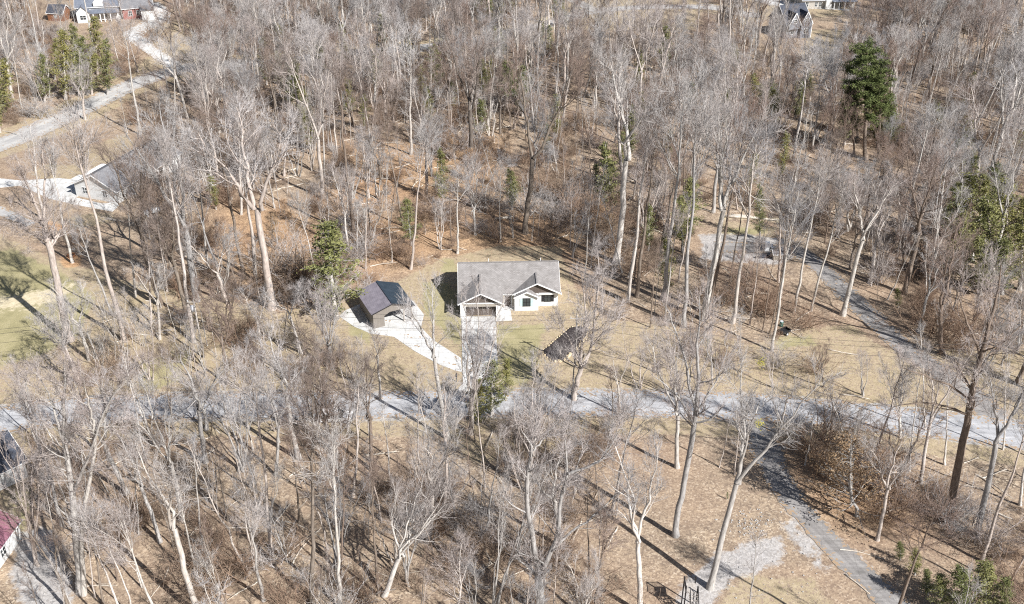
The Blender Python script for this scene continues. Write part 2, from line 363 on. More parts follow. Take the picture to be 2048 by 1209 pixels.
dry_polys = [
 [(-60, 500), (0, 470), (110, 520), (250, 560), (400, 590), (560, 625), (680, 600), (800, 560), (880, 520), (1000, 492), (1120, 495), (1140, 560), (1200, 640), (1330, 650), (1500, 690), (1600, 660), (1700, 650), (1780, 700), (1900, 790), (1900, 812), (1500, 785), (1040, 778), (-60, 800)],
 [(1430, 440), (1560, 455), (1540, 478), (1440, 478)],
 [(330, 130), (260, 175), (200, 200), (140, 225), (130, 215), (240, 160), (300, 110)],
 [(90, 330), (150, 330), (200, 350), (160, 372), (100, 362), (60, 350)],
 [(170, 300), (240, 270), (270, 285), (190, 345)],
 [(140, 430), (230, 425), (230, 445), (150, 455)],
 [(330, 40), (420, 40), (420, 90), (330, 120), (300, 75)],
 [(1140, 0), (1400, 0), (1400, 60), (1130, 60)], [(870, 60), (920, 60), (920, 90), (870, 90)],
 [(1500, 0), (1700, 0), (1700, 30), (1560, 40)], [(1620, 60), (1700, 60), (1650, 130), (1600, 120)],
 [(1780, 800), (2100, 850), (2100, 700), (1900, 700), (1760, 700)],
 [(1480, 1150), (1620, 1160), (1700, 1240), (1400, 1260)],
 [(900, 880), (1120, 870), (1130, 900), (950, 930)],
 [(0, 870), (60, 880), (60, 1080), (0, 1090)],
]
green_polys = [
 [(-60, 505), (30, 500), (90, 530), (150, 560), (190, 600), (150, 680), (60, 720), (-60, 740)],
 [(845, 565), (905, 565), (925, 640), (925, 700), (870, 650), (845, 620)],
 [(985, 650), (1090, 650), (1080, 700), (1060, 770), (1000, 770), (998, 690)],
 [(885, 520), (915, 518), (912, 545), (885, 545)],
 [(1455, 455), (1540, 460), (1520, 470), (1450, 468)],
 [(25, 980), (60, 980), (50, 1070), (15, 1070)],
 [(280, 720), (380, 700), (360, 760), (290, 790)],
 [(1550, 680), (1620, 670), (1640, 690), (1560, 700)],
 [(700, 640), (740, 655), (740, 690), (700, 670)],
]
grav_polys = [
 [(1355, 1175), (1385, 1150), (1440, 1105), (1500, 1085), (1560, 1075), (1566, 1125), (1500, 1150), (1455, 1165), (1430, 1215), (1350, 1215)],
 [(1560, 1045), (1590, 1050), (1640, 1110), (1664, 1145), (1640, 1140), (1590, 1100)],
 [(1400, 470), (1490, 468), (1570, 480), (1600, 510), (1560, 530), (1400, 520)],
 [(35, 1060), (110, 1060), (150, 1200), (60, 1260), (20, 1160)],
]
straw_polys = [[(-60, 590), (20, 588), (80, 580), (130, 565), (155, 568), (130, 600), (60, 618), (-60, 625)], [(860, 63), (905, 66), (905, 88), (862, 88)], [(1440, 433), (1560, 437), (1560, 446), (1440, 440)], [(1085, 34), (1120, 38), (1115, 48), (1080, 44)], [(1480, 36), (1505, 40), (1500, 50), (1478, 48)]]
warm_polys = [[(430, 410), (640, 410), (700, 560), (560, 600), (420, 560)], [(660, 290), (1000, 270), (1010, 390), (690, 420)], [(700, 430), (1140, 430), (1180, 520), (880, 520), (740, 560)], [(1560, 880), (1800, 880), (1820, 1060), (1640, 1040)]]
dirt_polys = [[(120, 512), (165, 512), (160, 535), (125, 535)], [(80, 440), (130, 452), (120, 462), (80, 458)]]
dry = zone(dry_polys, 3.0); green = zone(green_polys, 3.0); grav = zone(grav_polys, 2.4)*.93
for line, hw in ((road_main, 3.2), (road_far, 3.0)):
    d = distseg(X, Y, gp(line), False); grav = np.maximum(grav, .62*(1-sstep(hw+.2, hw+1.4, d))); dry = np.maximum(dry, 1-sstep(hw+2, hw+6, d))
for line, hw in ((lane_right, 1.8), (lane_low, 1.7)):
    d = distseg(X, Y, gp(line), False); grav = np.maximum(grav, .55*(1-sstep(hw, hw+1.0, d)))
ca = gme.color_attributes.new('cover', 'FLOAT_COLOR', 'POINT')
ca.data.foreach_set('color', np.stack([green, dry, grav, np.ones_like(dry)], -1).astype(np.float32).ravel())
ca = gme.color_attributes.new('cover2', 'FLOAT_COLOR', 'POINT')
ca.data.foreach_set('color', np.stack([zone(straw_polys, 5)*.85, zone(dirt_polys, 2.5), zone(warm_polys, 6), np.ones_like(dry)], -1).astype(np.float32).ravel())

# ------------------------------------------------------------------ roads and drives
def strip(name, line, hw, mat, lift=.05, kind='structure', px=True, jit=.2):
    w = np.array(gp(line) if px else line)
    for _ in range(3):                      # round the corners
        q = [w[0]]
        for a, b_ in zip(w[:-1], w[1:]): q += [a*.75+b_*.25, a*.25+b_*.75]
        w = np.array(q+[w[-1]])
    seg = np.hypot(*(w[1:]-w[:-1]).T); s = np.r_[0, np.cumsum(seg)]; n = max(2, int(s[-1]/1.0))
    u = np.linspace(0, s[-1], n+1); c = np.stack([np.interp(u, s, w[:, 0]), np.interp(u, s, w[:, 1])], 1)
    t = np.gradient(c, axis=0); t /= np.linalg.norm(t, axis=1)[:, None]+1e-9; nn = np.stack([-t[:, 1], t[:, 0]], 1)
    K = 6; rows = []
    hwv = np.full(n+1, hw) if np.isscalar(hw) else np.interp(u/s[-1], np.linspace(0, 1, len(hw)), hw)
    for k in range(K+1):
        f = -1+2*k/K; j = (rng.normal(0, jit, n+1) if k in (0, K) else 0)
        p = c+nn*((f*hwv)+j)[:, None]; rows.append(np.c_[p, hgt(p[:, 0], p[:, 1])+lift])
    v = np.stack(rows, 1).reshape(-1, 3); i = np.arange((n+1)*(K+1)).reshape(n+1, K+1)
    f = np.stack([i[:-1, :-1], i[:-1, 1:], i[1:, 1:], i[1:, :-1]], -1).reshape(-1, 4)
    me = npmesh(name, v, f, mat); at = me.attributes.new('across', 'FLOAT', 'POINT'); at.data.foreach_set('value', np.tile(np.linspace(-1, 1, K+1), n+1).astype(np.float32))
    o = bpy.data.objects.new(name, me); COL.objects.link(o); return tag(o, kind=kind)
strip('road', road_main, 3.35, M['asphalt'], .06)
strip('side_road', lane_low, [2.6, 2.2, 1.75, 1.75, 1.8, 1.9], M['lane'], .05)
strip('gravel_lane', lane_right, [2.6, 2.2, 2.1, 2.2, 2.1, 2.0, 2.0, 2.3], M['lane'], .045)
strip('neighbourhood_road', road_far, [4.2, 4.0, 3.6, 3.2, 3.0, 3.0], M['pale_road'], .07)
def sheet(name, pxpoly, mat, lift=.06):
    mb = MB(); w = [G(a, b_) for a, b_ in pxpoly]; mb.slab([(p.x, p.y, p.z+lift) for p in w], .1)
    return tag(mb.build(name, mat), kind='structure')
sheet('driveway', [(923, 634), (990, 633), (991, 645), (996, 735), (985, 772), (915, 788), (918, 776), (926, 768)], M['concrete'], .075)
sheet('carport_driveway', [(679, 634), (690, 622), (722, 608), (800, 597), (826, 602), (848, 630), (842, 655), (866, 681), (893, 698), (922, 717), (924, 745), (908, 741), (879, 730), (829, 703), (787, 674), (742, 668), (708, 654)], M['concrete'], .055)
sheet('porch_path', [(992, 612), (1020, 611), (1024, 642), (992, 643)], M['concrete'], .09)
sheet('left_house_driveway', [(-20, 355), (40, 362), (118, 357), (165, 362), (175, 378), (152, 396), (205, 408), (232, 404), (238, 412), (225, 424), (150, 410), (98, 398), (40, 372), (-20, 378)], M['concrete'], .06)
strip('left_house_path', [(-40, 404), (20, 430), (62, 450)], 1.3, M['pale_road'], .05)
strip('farmhouse_driveway', [(352, 133), (318, 112), (284, 88), (262, 68), (300, 50), (325, 30), (300, 8)], [2.2, 2.2, 2.2, 3.2, 3.6, 3.6, 3.0], M['concrete'], .075)
strip('turning_circle', [(1115, -12), (1150, 2), (1180, 18), (1200, 26)], 2.6, M['pale_road'], .075)
strip('corner_driveway', [(1490, -22), (1530, -2), (1560, 8), (1600, 14), (1700, 21)], [5, 5, 4, 1.5, .9], M['concrete'], .075)

# ------------------------------------------------------------------ trees
def unit(v): return v/(np.linalg.norm(v, axis=-1, keepdims=True)+1e-9)
def grow(p0, d0, L, nseg, wob, up, rg):
    m = len(p0); P = np.empty((m, nseg+1, 3)); P[:, 0] = p0; d = unit(d0)
    for i in range(nseg):
        d = unit(d+rg.normal(0, wob, (m, 3))+np.array([0, 0, up])); P[:, i+1] = P[:, i]+d*(L/nseg)[:, None]
    return P
def spawn(P, Rr, k, t0, t1, ang, lenf, rr, nseg, wob, up, rg, rmin=.006, tip=.3, sdev=.2):
    m, n, _ = P.shape; t = t0+(t1-t0)*(np.arange(k)+rg.random((m, k)))/k
    f = t*(n-1); i = np.minimum(f.astype(int), n-2); w = (f-i)[..., None]; a = np.arange(m)[:, None]
    p = P[a, i]*(1-w)+P[a, i+1]*w; T = unit(P[a, i+1]-P[a, i]); r = Rr[a, i]*(1-w[..., 0])+Rr[a, i+1]*w[..., 0]
    L = lenf(t, P)*rg.uniform(.7, 1.25, t.shape)
    ref = unit(rg.normal(size=T.shape)); side = unit(ref-(ref*T).sum(-1, keepdims=True)*T)
    th = rg.normal(ang, sdev, t.shape)[..., None]; d = T*np.cos(th)+side*np.sin(th)
    p = p.reshape(-1, 3); d = d.reshape(-1, 3); L = L.reshape(-1); r = r.reshape(-1)
    C = grow(p, d, L, nseg, wob, up, rg)
    r0 = np.maximum(r*rr*rg.uniform(.75, 1.15, r.shape), rmin); CR = r0[:, None]*np.linspace(1, tip, nseg+1)[None]
    return C, np.maximum(CR, rmin*.8)
def tubes(groups):
    Vs, Fs, o = [], [], 0
    for P, Rr, sides in groups:
        m, n, _ = P.shape
        if m == 0: continue
        T = unit(np.gradient(P, axis=1)); ref = np.where(np.abs(T[..., 2:3]) > .9, np.array([1., 0, 0]), np.array([0, 0, 1.]))
        u = unit(np.cross(T, ref)); v = np.cross(T, u); a = 2*np.pi*np.arange(sides)/sides
        V = P[:, :, None]+Rr[:, :, None, None]*(u[:, :, None]*np.cos(a)[None, None, :, None]+v[:, :, None]*np.sin(a)[None, None, :, None])
        ix = np.arange(m*n*sides).reshape(m, n, sides)+o; jx = np.roll(ix, -1, 2)
        Fs.append(np.stack([ix[:, :-1], jx[:, :-1], jx[:, 1:], ix[:, 1:]], -1).reshape(-1, 4)); Vs.append(V.reshape(-1, 3)); o += m*n*sides
    return np.concatenate(Vs), np.concatenate(Fs)
def crown_from(stems, srad, H, cb, crad, rg, nl=20, dens=1.0, ang=.85, upl=.10, wob=.12, fine=True):
    """stems: list of (n,3) polylines; limbs and twigs grow above height cb"""
    G1, trunk, crown = [], [], []
    for P, Rr in zip(stems, srad):
        P = P[None]; Rr = Rr[None]; trunk.append((P, Rr, 7))
        zt = P[0, :, 2]; top = zt[-1]; bot = zt[0]
        t0 = float(np.clip((cb-bot)/max(top-bot, 1e-3), 0.04, .9))
        def lf(t, _P, t0=t0): q = (t-t0)/(1-t0); return crad*(0.45+.75*np.sin(np.pi*np.clip(q*.8+.18, 0, 1)))*(1.05-.35*q)
        k = max(5, int(nl*(top-max(cb, bot))/max(H-cb, 1)*.9))
        G1.append(spawn(P, Rr, k, t0, .985, ang, lf, .46, 7, wob, upl, rg, .03, .25))
    for P1, R1 in G1:
        trunk.append((P1, R1, 4))
        ln = lambda t, P: np.linalg.norm(P[:, -1]-P[:, 0], axis=1)[:, None]*(.62-.28*t)
        P2, R2 = spawn(P1, R1, max(4, int(8*dens)), .18, .98, .6, ln, .55, 5, .10, .10, rg, .026, .4)
        ln3 = lambda t, P: np.maximum(np.linalg.norm(P[:, -1]-P[:, 0], axis=1)[:, None]*(.6-.25*t), .5)
        P3, R3 = spawn(P2, R2, max(4, int(6*dens)), .15, .98, .58, ln3, .62, 3, .11, .09, rg, .0155, .6)
        crown += [(P2, R2, 3), (P3, R3, 3)]
        if fine:
            ln4 = lambda t, P: rg.uniform(.5, 1.3, t.shape)
            P4, R4 = spawn(P3, R3, 2 if dens > .82 else 1, .15, 1., .6, ln4, .7, 2, .12, .07, rg, .0085, .7)
            crown.append((P4, R4, 3))
    # stubs of dead limbs on the bare bole
    return trunk, crown
def stem(p0, p1, n, wander, rg):
    t = np.linspace(0, 1, n)[:, None]; P = np.array(p0)*(1-t)+np.array(p1)*t
    w = np.cumsum(rg.normal(0, wander, (n, 3)), 0); w -= t*w[-1]; w[:, 2] *= .2
    return P+w
def taper(n, r0, r1, flare=True):
    r = np.linspace(r0, r1, n)
    if flare: r[0] *= 1.35
    return r
def make_tree(kind, seed):
    rg = np.random.default_rng(seed); H = 28.
    if kind == 'tall':
        s = [stem((0, 0, -.3), (rg.normal(0, .8), rg.normal(0, .8), H*.95), 14, .12, rg)]; r = [taper(14, .31, .05)]
        return crown_from(s, r, H, H*rg.uniform(.42, .66), rg.uniform(3.8, 6.4), rg, int(rg.integers(12, 20)), .9, rg.uniform(.52, .75), rg.uniform(.06, .13), rg.uniform(.1, .17))
    if kind == 'fork':
        hf = H*rg.uniform(.38, .52); b = np.array([rg.normal(0, .4), rg.normal(0, .4), hf])
        s = [stem((0, 0, -.3), b, 8, .09, rg)]; r = [taper(8, .42, .30)]; a0 = rg.uniform(0, 6.28); k = int(rg.integers(2, 4))
        for i in range(k):
            a = a0+6.283*i/k+rg.normal(0, .3); q = rg.uniform(2.8, 5.2)
            s.append(stem(b, (b[0]+q*math.cos(a), b[1]+q*math.sin(a), H*rg.uniform(.86, .97)), 10, .22, rg)); r.append(taper(10, .23, .04, False))
        tr, cr = crown_from(s[1:], r[1:], H, hf*rg.uniform(1.05, 1.3), rg.uniform(3.6, 5.6), rg, int(rg.integers(12, 19)), .85, rg.uniform(.55, .78), .09, rg.uniform(.1, .18))
        return tr+[(s[0][None], r[0][None], 8)], cr
    if kind == 'spread':
        hf = H*rg.uniform(.25, .34); b = np.array([0, 0, hf]); s = [stem((0, 0, -.3), b, 7, .08, rg)]; r = [taper(7, .52, .42)]; a0 = rg.uniform(0, 6.28)
        s2, r2 = [], []
        for i in range(5):
            a = a0+6.283*i/5+rg.normal(0, .3); q = rg.uniform(3.0, 6.5) if i else 1.
            s2.append(stem(b-np.array([0, 0, rg.uniform(0, 1.0)]), (q*math.cos(a), q*math.sin(a), H*(rg.uniform(.68, .95) if i else .97)), 10, .38, rg)); r2.append(taper(10, rg.uniform(.17, .27), .04, False))
        tr, cr = crown_from(s2, r2, H, hf*1.25, 4.6, rg, 15, .85, .75, .06, .15)
        return tr+[(s[0][None], r[0][None], 8)], cr
    if kind == 'pole':
        s = [stem((0, 0, -.3), (rg.normal(0, .6), rg.normal(0, .6), H*.97), 14, .10, rg)]; r = [taper(14, .20, .035)]
        return crown_from(s, r, H, H*.55, 3.2, rg, 12, .7, .6, .12)
    if kind == 'clump':                      # many stems from one foot
        s, r = [], []
        for i in range(4):
            a = rg.uniform(0, 6.28); q = rg.uniform(2, 6)
            s.append(stem((.3*math.cos(a), .3*math.sin(a), -.3), (q*math.cos(a), q*math.sin(a), H*rg.uniform(.75, .97)), 12, .28, rg)); r.append(taper(12, rg.uniform(.18, .28), .03))
        return crown_from(s, r, H, H*.38, 4.4, rg, 15, .8, .7, .08, .14)
    if kind == 'twiggy':                     # small, dense, brown
        s = [stem((0, 0, -.3), (rg.normal(0, 1.4), rg.normal(0, 1.4), H*.93), 12, .3, rg)]; r = [taper(12, .30, .04)]
        return crown_from(s, r, H, H*.22, 8.5, rg, 26, 1.05, .95, .07, .18)
def tree_meshes(kind, seed, bark, twig):
    tr, cr = make_tree(kind, seed); tv, tf = tubes(tr); cv, cf = tubes(cr)
    return npmesh('trunk', tv, tf, bark, True), npmesh('crown', cv, cf, twig)
PROTO = {}
def protos(kind, n, bark, twig):
    PROTO[kind] = [tree_meshes(kind, 100*len(PROTO)+i+11, M[bark] if i % 3 != 2 else M['bark_dark'], M[twig] if i % 3 != 2 else M['twig_brown']) for i in range(n)]
protos('tall', 7, 'bark', 'twig'); protos('fork', 7, 'bark', 'twig'); protos('spread', 4, 'bark', 'twig')
protos('pole', 3, 'bark', 'twig'); protos('clump', 2, 'bark', 'twig'); protos('twiggy', 3, 'bark_dark', 'twig_brown')
PH = 28.

def leaf_quads(C, size, rg, flat=0.0):
    n = len(C); a = unit(rg.normal(size=(n, 3))); b_ = unit(np.cross(a, unit(rg.normal(size=(n, 3)))))
    if flat: a[:, 2] *= 1-flat; b_[:, 2] *= 1-flat
    s = (size*rg.uniform(.6, 1.3, n))[:, None]
    V = np.stack([C-a*s, C-b_*s*.45, C+a*s, C+b_*s*.45], 1).reshape(-1, 3); return V, np.arange(4*n).reshape(n, 4)
def evergreen(kind, seed):
    rg = np.random.default_rng(seed)
    if kind == 'cedar':
        H = 12.; P = stem((0, 0, -.2), (0, 0, H), 10, .05, rg)[None]; Rr = taper(10, .2, .03)[None]
        L1 = spawn(P, Rr, 80, .14, .99, 1.15, lambda t, _: rg.uniform(.55,1.15,t.shape)*2.7*np.clip(1.12-t, .05, 1)**.75*np.clip((t+.1)*2.4, .4, 1), .3, 4, .12, .06, rg, .02)
        n = 60; pts = L1[0]; m = len(pts); u = rg.random((m, n))**.7*4; i = np.minimum(u.astype(int), 3); w = (u-i)[..., None]; a = np.arange(m)[:, None]
        C = (pts[a, i]*(1-w)+pts[a, i+1]*w+rg.normal(0, .17, (m, n, 3))).reshape(-1, 3)
        keep = rg.random(len(C)) < .85; C = C[keep]; LV = leaf_quads(C, .125, rg)
        mat = M['cedar']
    elif kind == 'pine':
        H = 24.; P = stem((0, 0, -.2), (.5, .3, H), 12, .12, rg)[None]; Rr = taper(12, .36, .06)[None]
        L1 = spawn(P, Rr, 46, .45, .99, 1.15, lambda t, _: 5.2*np.clip(1.25-t, .12, .62), .36, 5, .16, .06, rg, .04)
        L2 = spawn(L1[0], L1[1], 5, .35, 1., .7, lambda t, p: rg.uniform(.8, 1.8, t.shape), .5, 3, .2, .08, rg, .02)
        tips = np.concatenate([L1[0][:, -1], L2[0][:, -1], L2[0][:, 2]]); n = 46
        off = rg.normal(size=(len(tips), n, 3)); off = unit(off)*(rg.random((len(tips), n, 1))**.4)*np.array([.62, .62, .42])
        C = (tips[:, None]+off).reshape(-1, 3); LV = leaf_quads(C, .14, rg); mat = M['pine']
        tv, tf = tubes([(P, Rr, 7), (L1[0], L1[1], 4), (L2[0], L2[1], 3)])
        return npmesh('trunk', tv, tf, M['bark_dark'], True), npmesh('crown', LV[0], LV[1], mat), H
    elif kind == 'beech':
        H = 8.; P = stem((0, 0, -.2), (0, 0, H), 9, .1, rg)[None]; Rr = taper(9, .12, .02)[None]
        L1 = spawn(P, Rr, 44, .1, .98, 1.1, lambda t, _: 3.4*np.clip(1.1-t, .1, .85), .45, 5, .12, .05, rg, .02)
        L2 = spawn(L1[0], L1[1], 6, .25, 1., .7, lambda t, p: rg.uniform(.4, 1.2, t.shape), .5, 3, .15, .03, rg, .009)
        n = 10; a2 = L2[0]; C = (a2[:, 1:, None]+rg.normal(0, .14, (len(a2), 3, n, 3))).reshape(-1, 3); C = C[rg.random(len(C)) < .55]
        LV = leaf_quads(C, .085, rg); tv, tf = tubes([(P, Rr, 6), (L1[0], L1[1], 3), (L2[0], L2[1], 3)])
        return npmesh('trunk', tv, tf, M['bark'], True), npmesh('crown', LV[0], LV[1], M['beech']), H
    tv, tf = tubes([(P, Rr, 7), (L1[0], L1[1], 3)])
    return npmesh('trunk', tv, tf, M['bark'], True), npmesh('crown', LV[0], LV[1], mat), H
EV = {k: [evergreen(k, 900+i*7+j) for i in range(n)] for j, (k, n) in enumerate((('cedar', 3), ('pine', 2), ('beech', 3)))}
def brush_mesh(seed):
    rg = np.random.default_rng(seed); k = 16; p0 = np.c_[rg.normal(0, .35, (k, 2)), np.full(k, -.1)]
    d = np.c_[rg.normal(0, .45, (k, 2)), np.ones(k)]; L = rg.uniform(1.6, 3.6, k); P = grow(p0, d, L, 6, .14, .0, rg); Rr = np.linspace(.028, .009, 7)[None].repeat(k, 0)
    P2, R2 = spawn(P, Rr, 9, .2, 1., .7, lambda t, p: rg.uniform(.5, 1.4, t.shape), .6, 3, .2, .03, rg, .009)
    P3, R3 = spawn(P2, R2, 5, .2, 1., .7, lambda t, p: rg.uniform(.2, .7, t.shape), .7, 2, .2, .02, rg, .0065)
    v, f = tubes([(P, Rr, 4), (P2, R2, 3), (P3, R3, 3)]); return v, f
BR = []
for i in range(4):
    v, f = brush_mesh(500+i); BR.append(npmesh('shrub', v, f, M['brush'] if i != 2 else M['twig']))

TREES = []     # records for labels: obj, base px, form, height, kind
def place(meshes, H0, base, top, name, cat, form, width=1.0, rz=None, parts=True):
    """stand a tree on base with its top at 'top' (3-D)"""
    base = Vector(base); ax = Vector(top)-base; L = ax.length; rz = rng.uniform(0, 6.28) if rz is None else rz
    e = bpy.data.objects.new(name, None); COL.objects.link(e); e.empty_display_size = .5; s = L/H0
    q = Vector((0, 0, 1)).rotation_difference(ax.normalized()).to_matrix().to_4x4() @ Matrix.Rotation(rz, 4, 'Z')
    e.matrix_world = Matrix.Translation(base) @ q @ Matrix.Diagonal((s*width, s*width, s, 1))
    for me, nm in zip(meshes, ('trunk', 'crown')):
        c = bpy.data.objects.new(nm, me); COL.objects.link(c); c.parent = e
    bx, by = proj(base.x, base.y, base.z); TREES.append([e, float(bx), float(by), form, L, cat, base])
    return e
def top_from_px(base, tx, ty): return atY(tx, ty, base.y)

# traced trees: foot pixel, top pixel, form, width factor
TR = [
 (282, 270, 250, 40, 'tall', 1.1), (256, 268, 238, 180, 'pole', 1), (252, 684, 150, 225, 'tall', .95), (321, 612, 225, 250, 'fork', .9),
 (383, 684, 305, 275, 'tall', .9), (393, 602, 322, 200, 'fork', 1), (544, 617, 492, 180, 'fork', 1.15), (516, 562, 480, 235, 'tall', 1.1),
 (490, 557, 432, 215, 'tall', 1), (549, 417, 525, 250, 'tall', .9), (706, 475, 668, 120, 'tall', 1), (646, 397, 612, 80, 'fork', .9),
 (648, 352, 640, 120, 'tall', .8), (821, 310, 812, 50, 'tall', 1), (853, 393, 850, 160, 'fork', 1), (942, 328, 932, 45, 'fork', 1.1),
 (1050, 466, 1095, 60, 'fork', .9), (1183, 308, 1165, 120, 'tall', .9), (1151, 263, 1158, 70, 'tall', .8), (1110, 198, 1118, 20, 'tall', 1),
 (1231, 527, 1252, 90, 'fork', 1), (1254, 602, 1296, 215, 'tall', .85), (1272, 595, 1335, 190, 'tall', .85), (1324, 598, 1385, 130, 'tall', .9),
 (1356, 564, 1395, 330, 'pole', 1), (1141, 496, 1150, 320, 'pole', 1), (1077, 473, 1085, 370, 'pole', 1), (730, 538, 735, 300, 'pole', .9),
 (807, 453, 765, 210, 'tall', .75), (746, 485, 728, 300, 'pole', 1), (898, 878, 842, 545, 'fork', .85), (941, 868, 955, 560, 'spread', .8),
 (1142, 793, 1150, 610, 'pole', 1.1), (1279, 776, 1275, 640, 'clump', 1), (1355, 795, 1372, 630, 'clump', 1), (1367, 655, 1412, 205, 'tall', .9),
 (1408, 640, 1488, 150, 'fork', .8), (1418, 632, 1500, 210, 'tall', .8), (1464, 646, 1530, 240, 'tall', .9), (1461, 568, 1508, 330, 'pole', 1),
 (1545, 703, 1592, 370, 'tall', .8), (1524, 665, 1556, 470, 'pole', .9), (1538, 668, 1580, 460, 'pole', .9), (1588, 626, 1655, 320, 'tall', .85),
 (1623, 622, 1685, 340, 'tall', .8), (1687, 632, 1762, 325, 'fork', 1), (1810, 588, 1872, 285, 'fork', 1.15), (1984, 537, 2040, 290, 'fork', 1.05),
 (1748, 922, 1805, 690, 'tall', .9), (1840, 967, 1905, 690, 'fork', .8), (1820, 943, 1850, 720, 'pole', 1), (1950, 1070, 2040, 660, 'fork', .9),
 (1964, 1124, 2085, 800, 'tall', .9), (1755, 1080, 1805, 860, 'fork', 1), (1420, 1176, 1560, 725, 'fork', .85), (1438, 935, 1468, 800, 'pole', 1),
 (1470, 950, 1488, 790, 'pole', 1), (1354, 935, 1350, 655, 'fork', .95), (756, 1192, 748, 930, 'tall', .9), (770, 1192, 880, 905, 'spread', .8),
 (680, 1215, 655, 860, 'tall', .9), (400, 1230, 315, 860, 'fork', .95), (506, 1140, 430, 840, 'clump', .8), (544, 1121, 505, 750, 'tall', .9),
 (626, 1215, 575, 770, 'tall', .9), (684, 1172, 695, 880, 'pole', 1), (140, 1225, 60, 1000, 'fork', .9), (75, 1130, 20, 850, 'clump', .9),
 (130, 1170, 90, 960, 'pole', 1), (989, 1225, 1045, 920, 'clump', .7), (1279, 1225, 1262, 850, 'fork', .85), (1176, 1160, 1170, 930, 'pole', 1),
 (1190, 1180, 1205, 980, 'pole', .9), (172, 240, 150, 90, 'spread', 1), (45, 232, 20, 60, 'tall', .7), (432, 200, 425, 20, 'tall', 1),
 (112, 487, 100, 400, 'pole', 1), (145, 488, 128, 390, 'pole', 1), (175, 484, 150, 400, 'pole', 1), (335, 548, 305, 410, 'pole', 1),
 (301, 480, 265, 330, 'pole', 1), (1535, 205, 1560, 60, 'fork', 1), (1480, 700, 1470, 610, 'clump', 1), (1702, 1010, 1700, 800, 'fork', .7),
 (1850, 860, 1842, 640, 'pole', 1), (1800, 875, 1795, 700, 'spread', .8), (2005, 900, 2010, 690, 'pole', 1), (2040, 1010, 2075, 780, 'tall', 1),
 (560, 745, 520, 600, 'clump', 1), (455, 770, 425, 580, 'fork', 1), (300, 760, 262, 600, 'clump', 1), (410, 752, 390, 640, 'clump', .9),
 (590, 790, 610, 640, 'twiggy', 1), (640, 780, 660, 660, 'clump', 1), (700, 800, 690, 660, 'clump', 1), (505, 800, 500, 690, 'twiggy', 1),
 (760, 800, 742, 650, 'fork', 1), (350, 860, 330, 690, 'twiggy', 1), (1545, 775, 1538, 690, 'clump', 1), (1648, 775, 1640, 680, 'fork', 1), (1725, 792, 1715, 690, 'clump', 1), (1310, 745, 1300, 640, 'fork', 1), (1425, 770, 1418, 650, 'fork', .9), (1240, 830, 1236, 700, 'fork', 1), (1560, 870, 1590, 740, 'fork', .9), (1660, 880, 1668, 760, 'fork', 1), (1610, 930, 1640, 780, 'pole', 1.2), (1890, 930, 1905, 760, 'tall', 1), (1500, 650, 1520, 470, 'tall', .8), (1330, 640, 1352, 420, 'tall', .8), (1300, 655, 1318, 470, 'pole', 1), (1715, 415, 1740, 310, 'spread', 1), (1475, 420, 1462, 280, 'tall', .9),
]
OCC = []
for (bx, by, tx, ty, form, wf) in TR:
    b0 = G(bx, by); PR = PROTO[form]; me = PR[int(rng.integers(len(PR)))]
    if form == 'pole' and by < 700: pass
    place(me, PH, b0, top_from_px(b0, tx, ty), 'bare_tree', 'tree', form, wf*1.0); OCC.append((b0.x, b0.y))

# foreground trees traced stem by stem (pixel polylines, foot first), stems bowed in depth
def hero(foot_px, stems_px, r0, seed, crad=3.2, nl=26, cbfrac=.3, dark=False, form='fork', wob=.16, ang=.85):
    rg = np.random.default_rng(seed); b0 = G(*foot_px); s, r = [], []; zt = 0
    for k, (pl, ra, rb) in enumerate(stems_px):
        dep = rg.uniform(-2.5, 2.5) if k else 0; pts = []
        for i, (x, y) in enumerate(pl):
            p = atY(x, y, b0.y+dep*(i/(len(pl)-1))**1.2); pts.append((p.x-b0.x, p.y-b0.y, p.z-b0.z))
        pts = np.array(pts); n = 12; u = np.linspace(0, 1, len(pts)); q = np.linspace(0, 1, n)
        P = np.stack([np.interp(q, u, pts[:, j]) for j in range(3)], 1); P[1:-1] = .25*P[:-2]+.5*P[1:-1]+.25*P[2:]
        P[1:-1] += rg.normal(0, .06, (n-2, 3)); s.append(P); r.append(taper(n, ra, rb, k == 0)); zt = max(zt, P[-1, 2])
    tr, cr = crown_from(s, r, zt, zt*cbfrac, crad*1.15, rg, int(nl*.75), .9, ang*.85, .07, wob)
    tv, tf = tubes(tr); cv, cf = tubes(cr); e = bpy.data.objects.new('bare_tree', None); COL.objects.link(e); e.location = b0; e.empty_display_size = .5
    for me in (npmesh('trunk', tv, tf, M['bark_dark' if dark else 'bark'], True), npmesh('crown', cv, cf, M['twig'])):
        c = bpy.data.objects.new(me.name.split('.')[0], me); COL.objects.link(c); c.parent = e
    TREES.append([e, foot_px[0], foot_px[1], form, zt, 'tree', b0]); OCC.append((b0.x, b0.y)); return e
hero((163, 1185), [([(163, 1185), (158, 1130), (150, 1050), (144, 967), (136, 920), (124, 875), (130, 838), (134, 780), (128, 725)], .50, .06),
     ([(148, 990), (152, 968), (170, 938), (182, 905), (190, 880), (196, 850), (214, 815), (238, 775)], .22, .04),
     ([(124, 875), (112, 830), (95, 780), (70, 745)], .16, .03)], .5, 1, 3.4, 26, .4)
hero((168, 1190), [([(168, 1190), (166, 1120), (163, 1060), (168, 1018), (182, 950), (192, 900), (191, 870), (188, 840)], .30, .12),
     ([(191, 870), (210, 825), (226, 790), (262, 750), (290, 720)], .14, .03), ([(189, 850), (175, 800), (168, 760)], .12, .03)], .4, 2, 3.2, 24, .45)
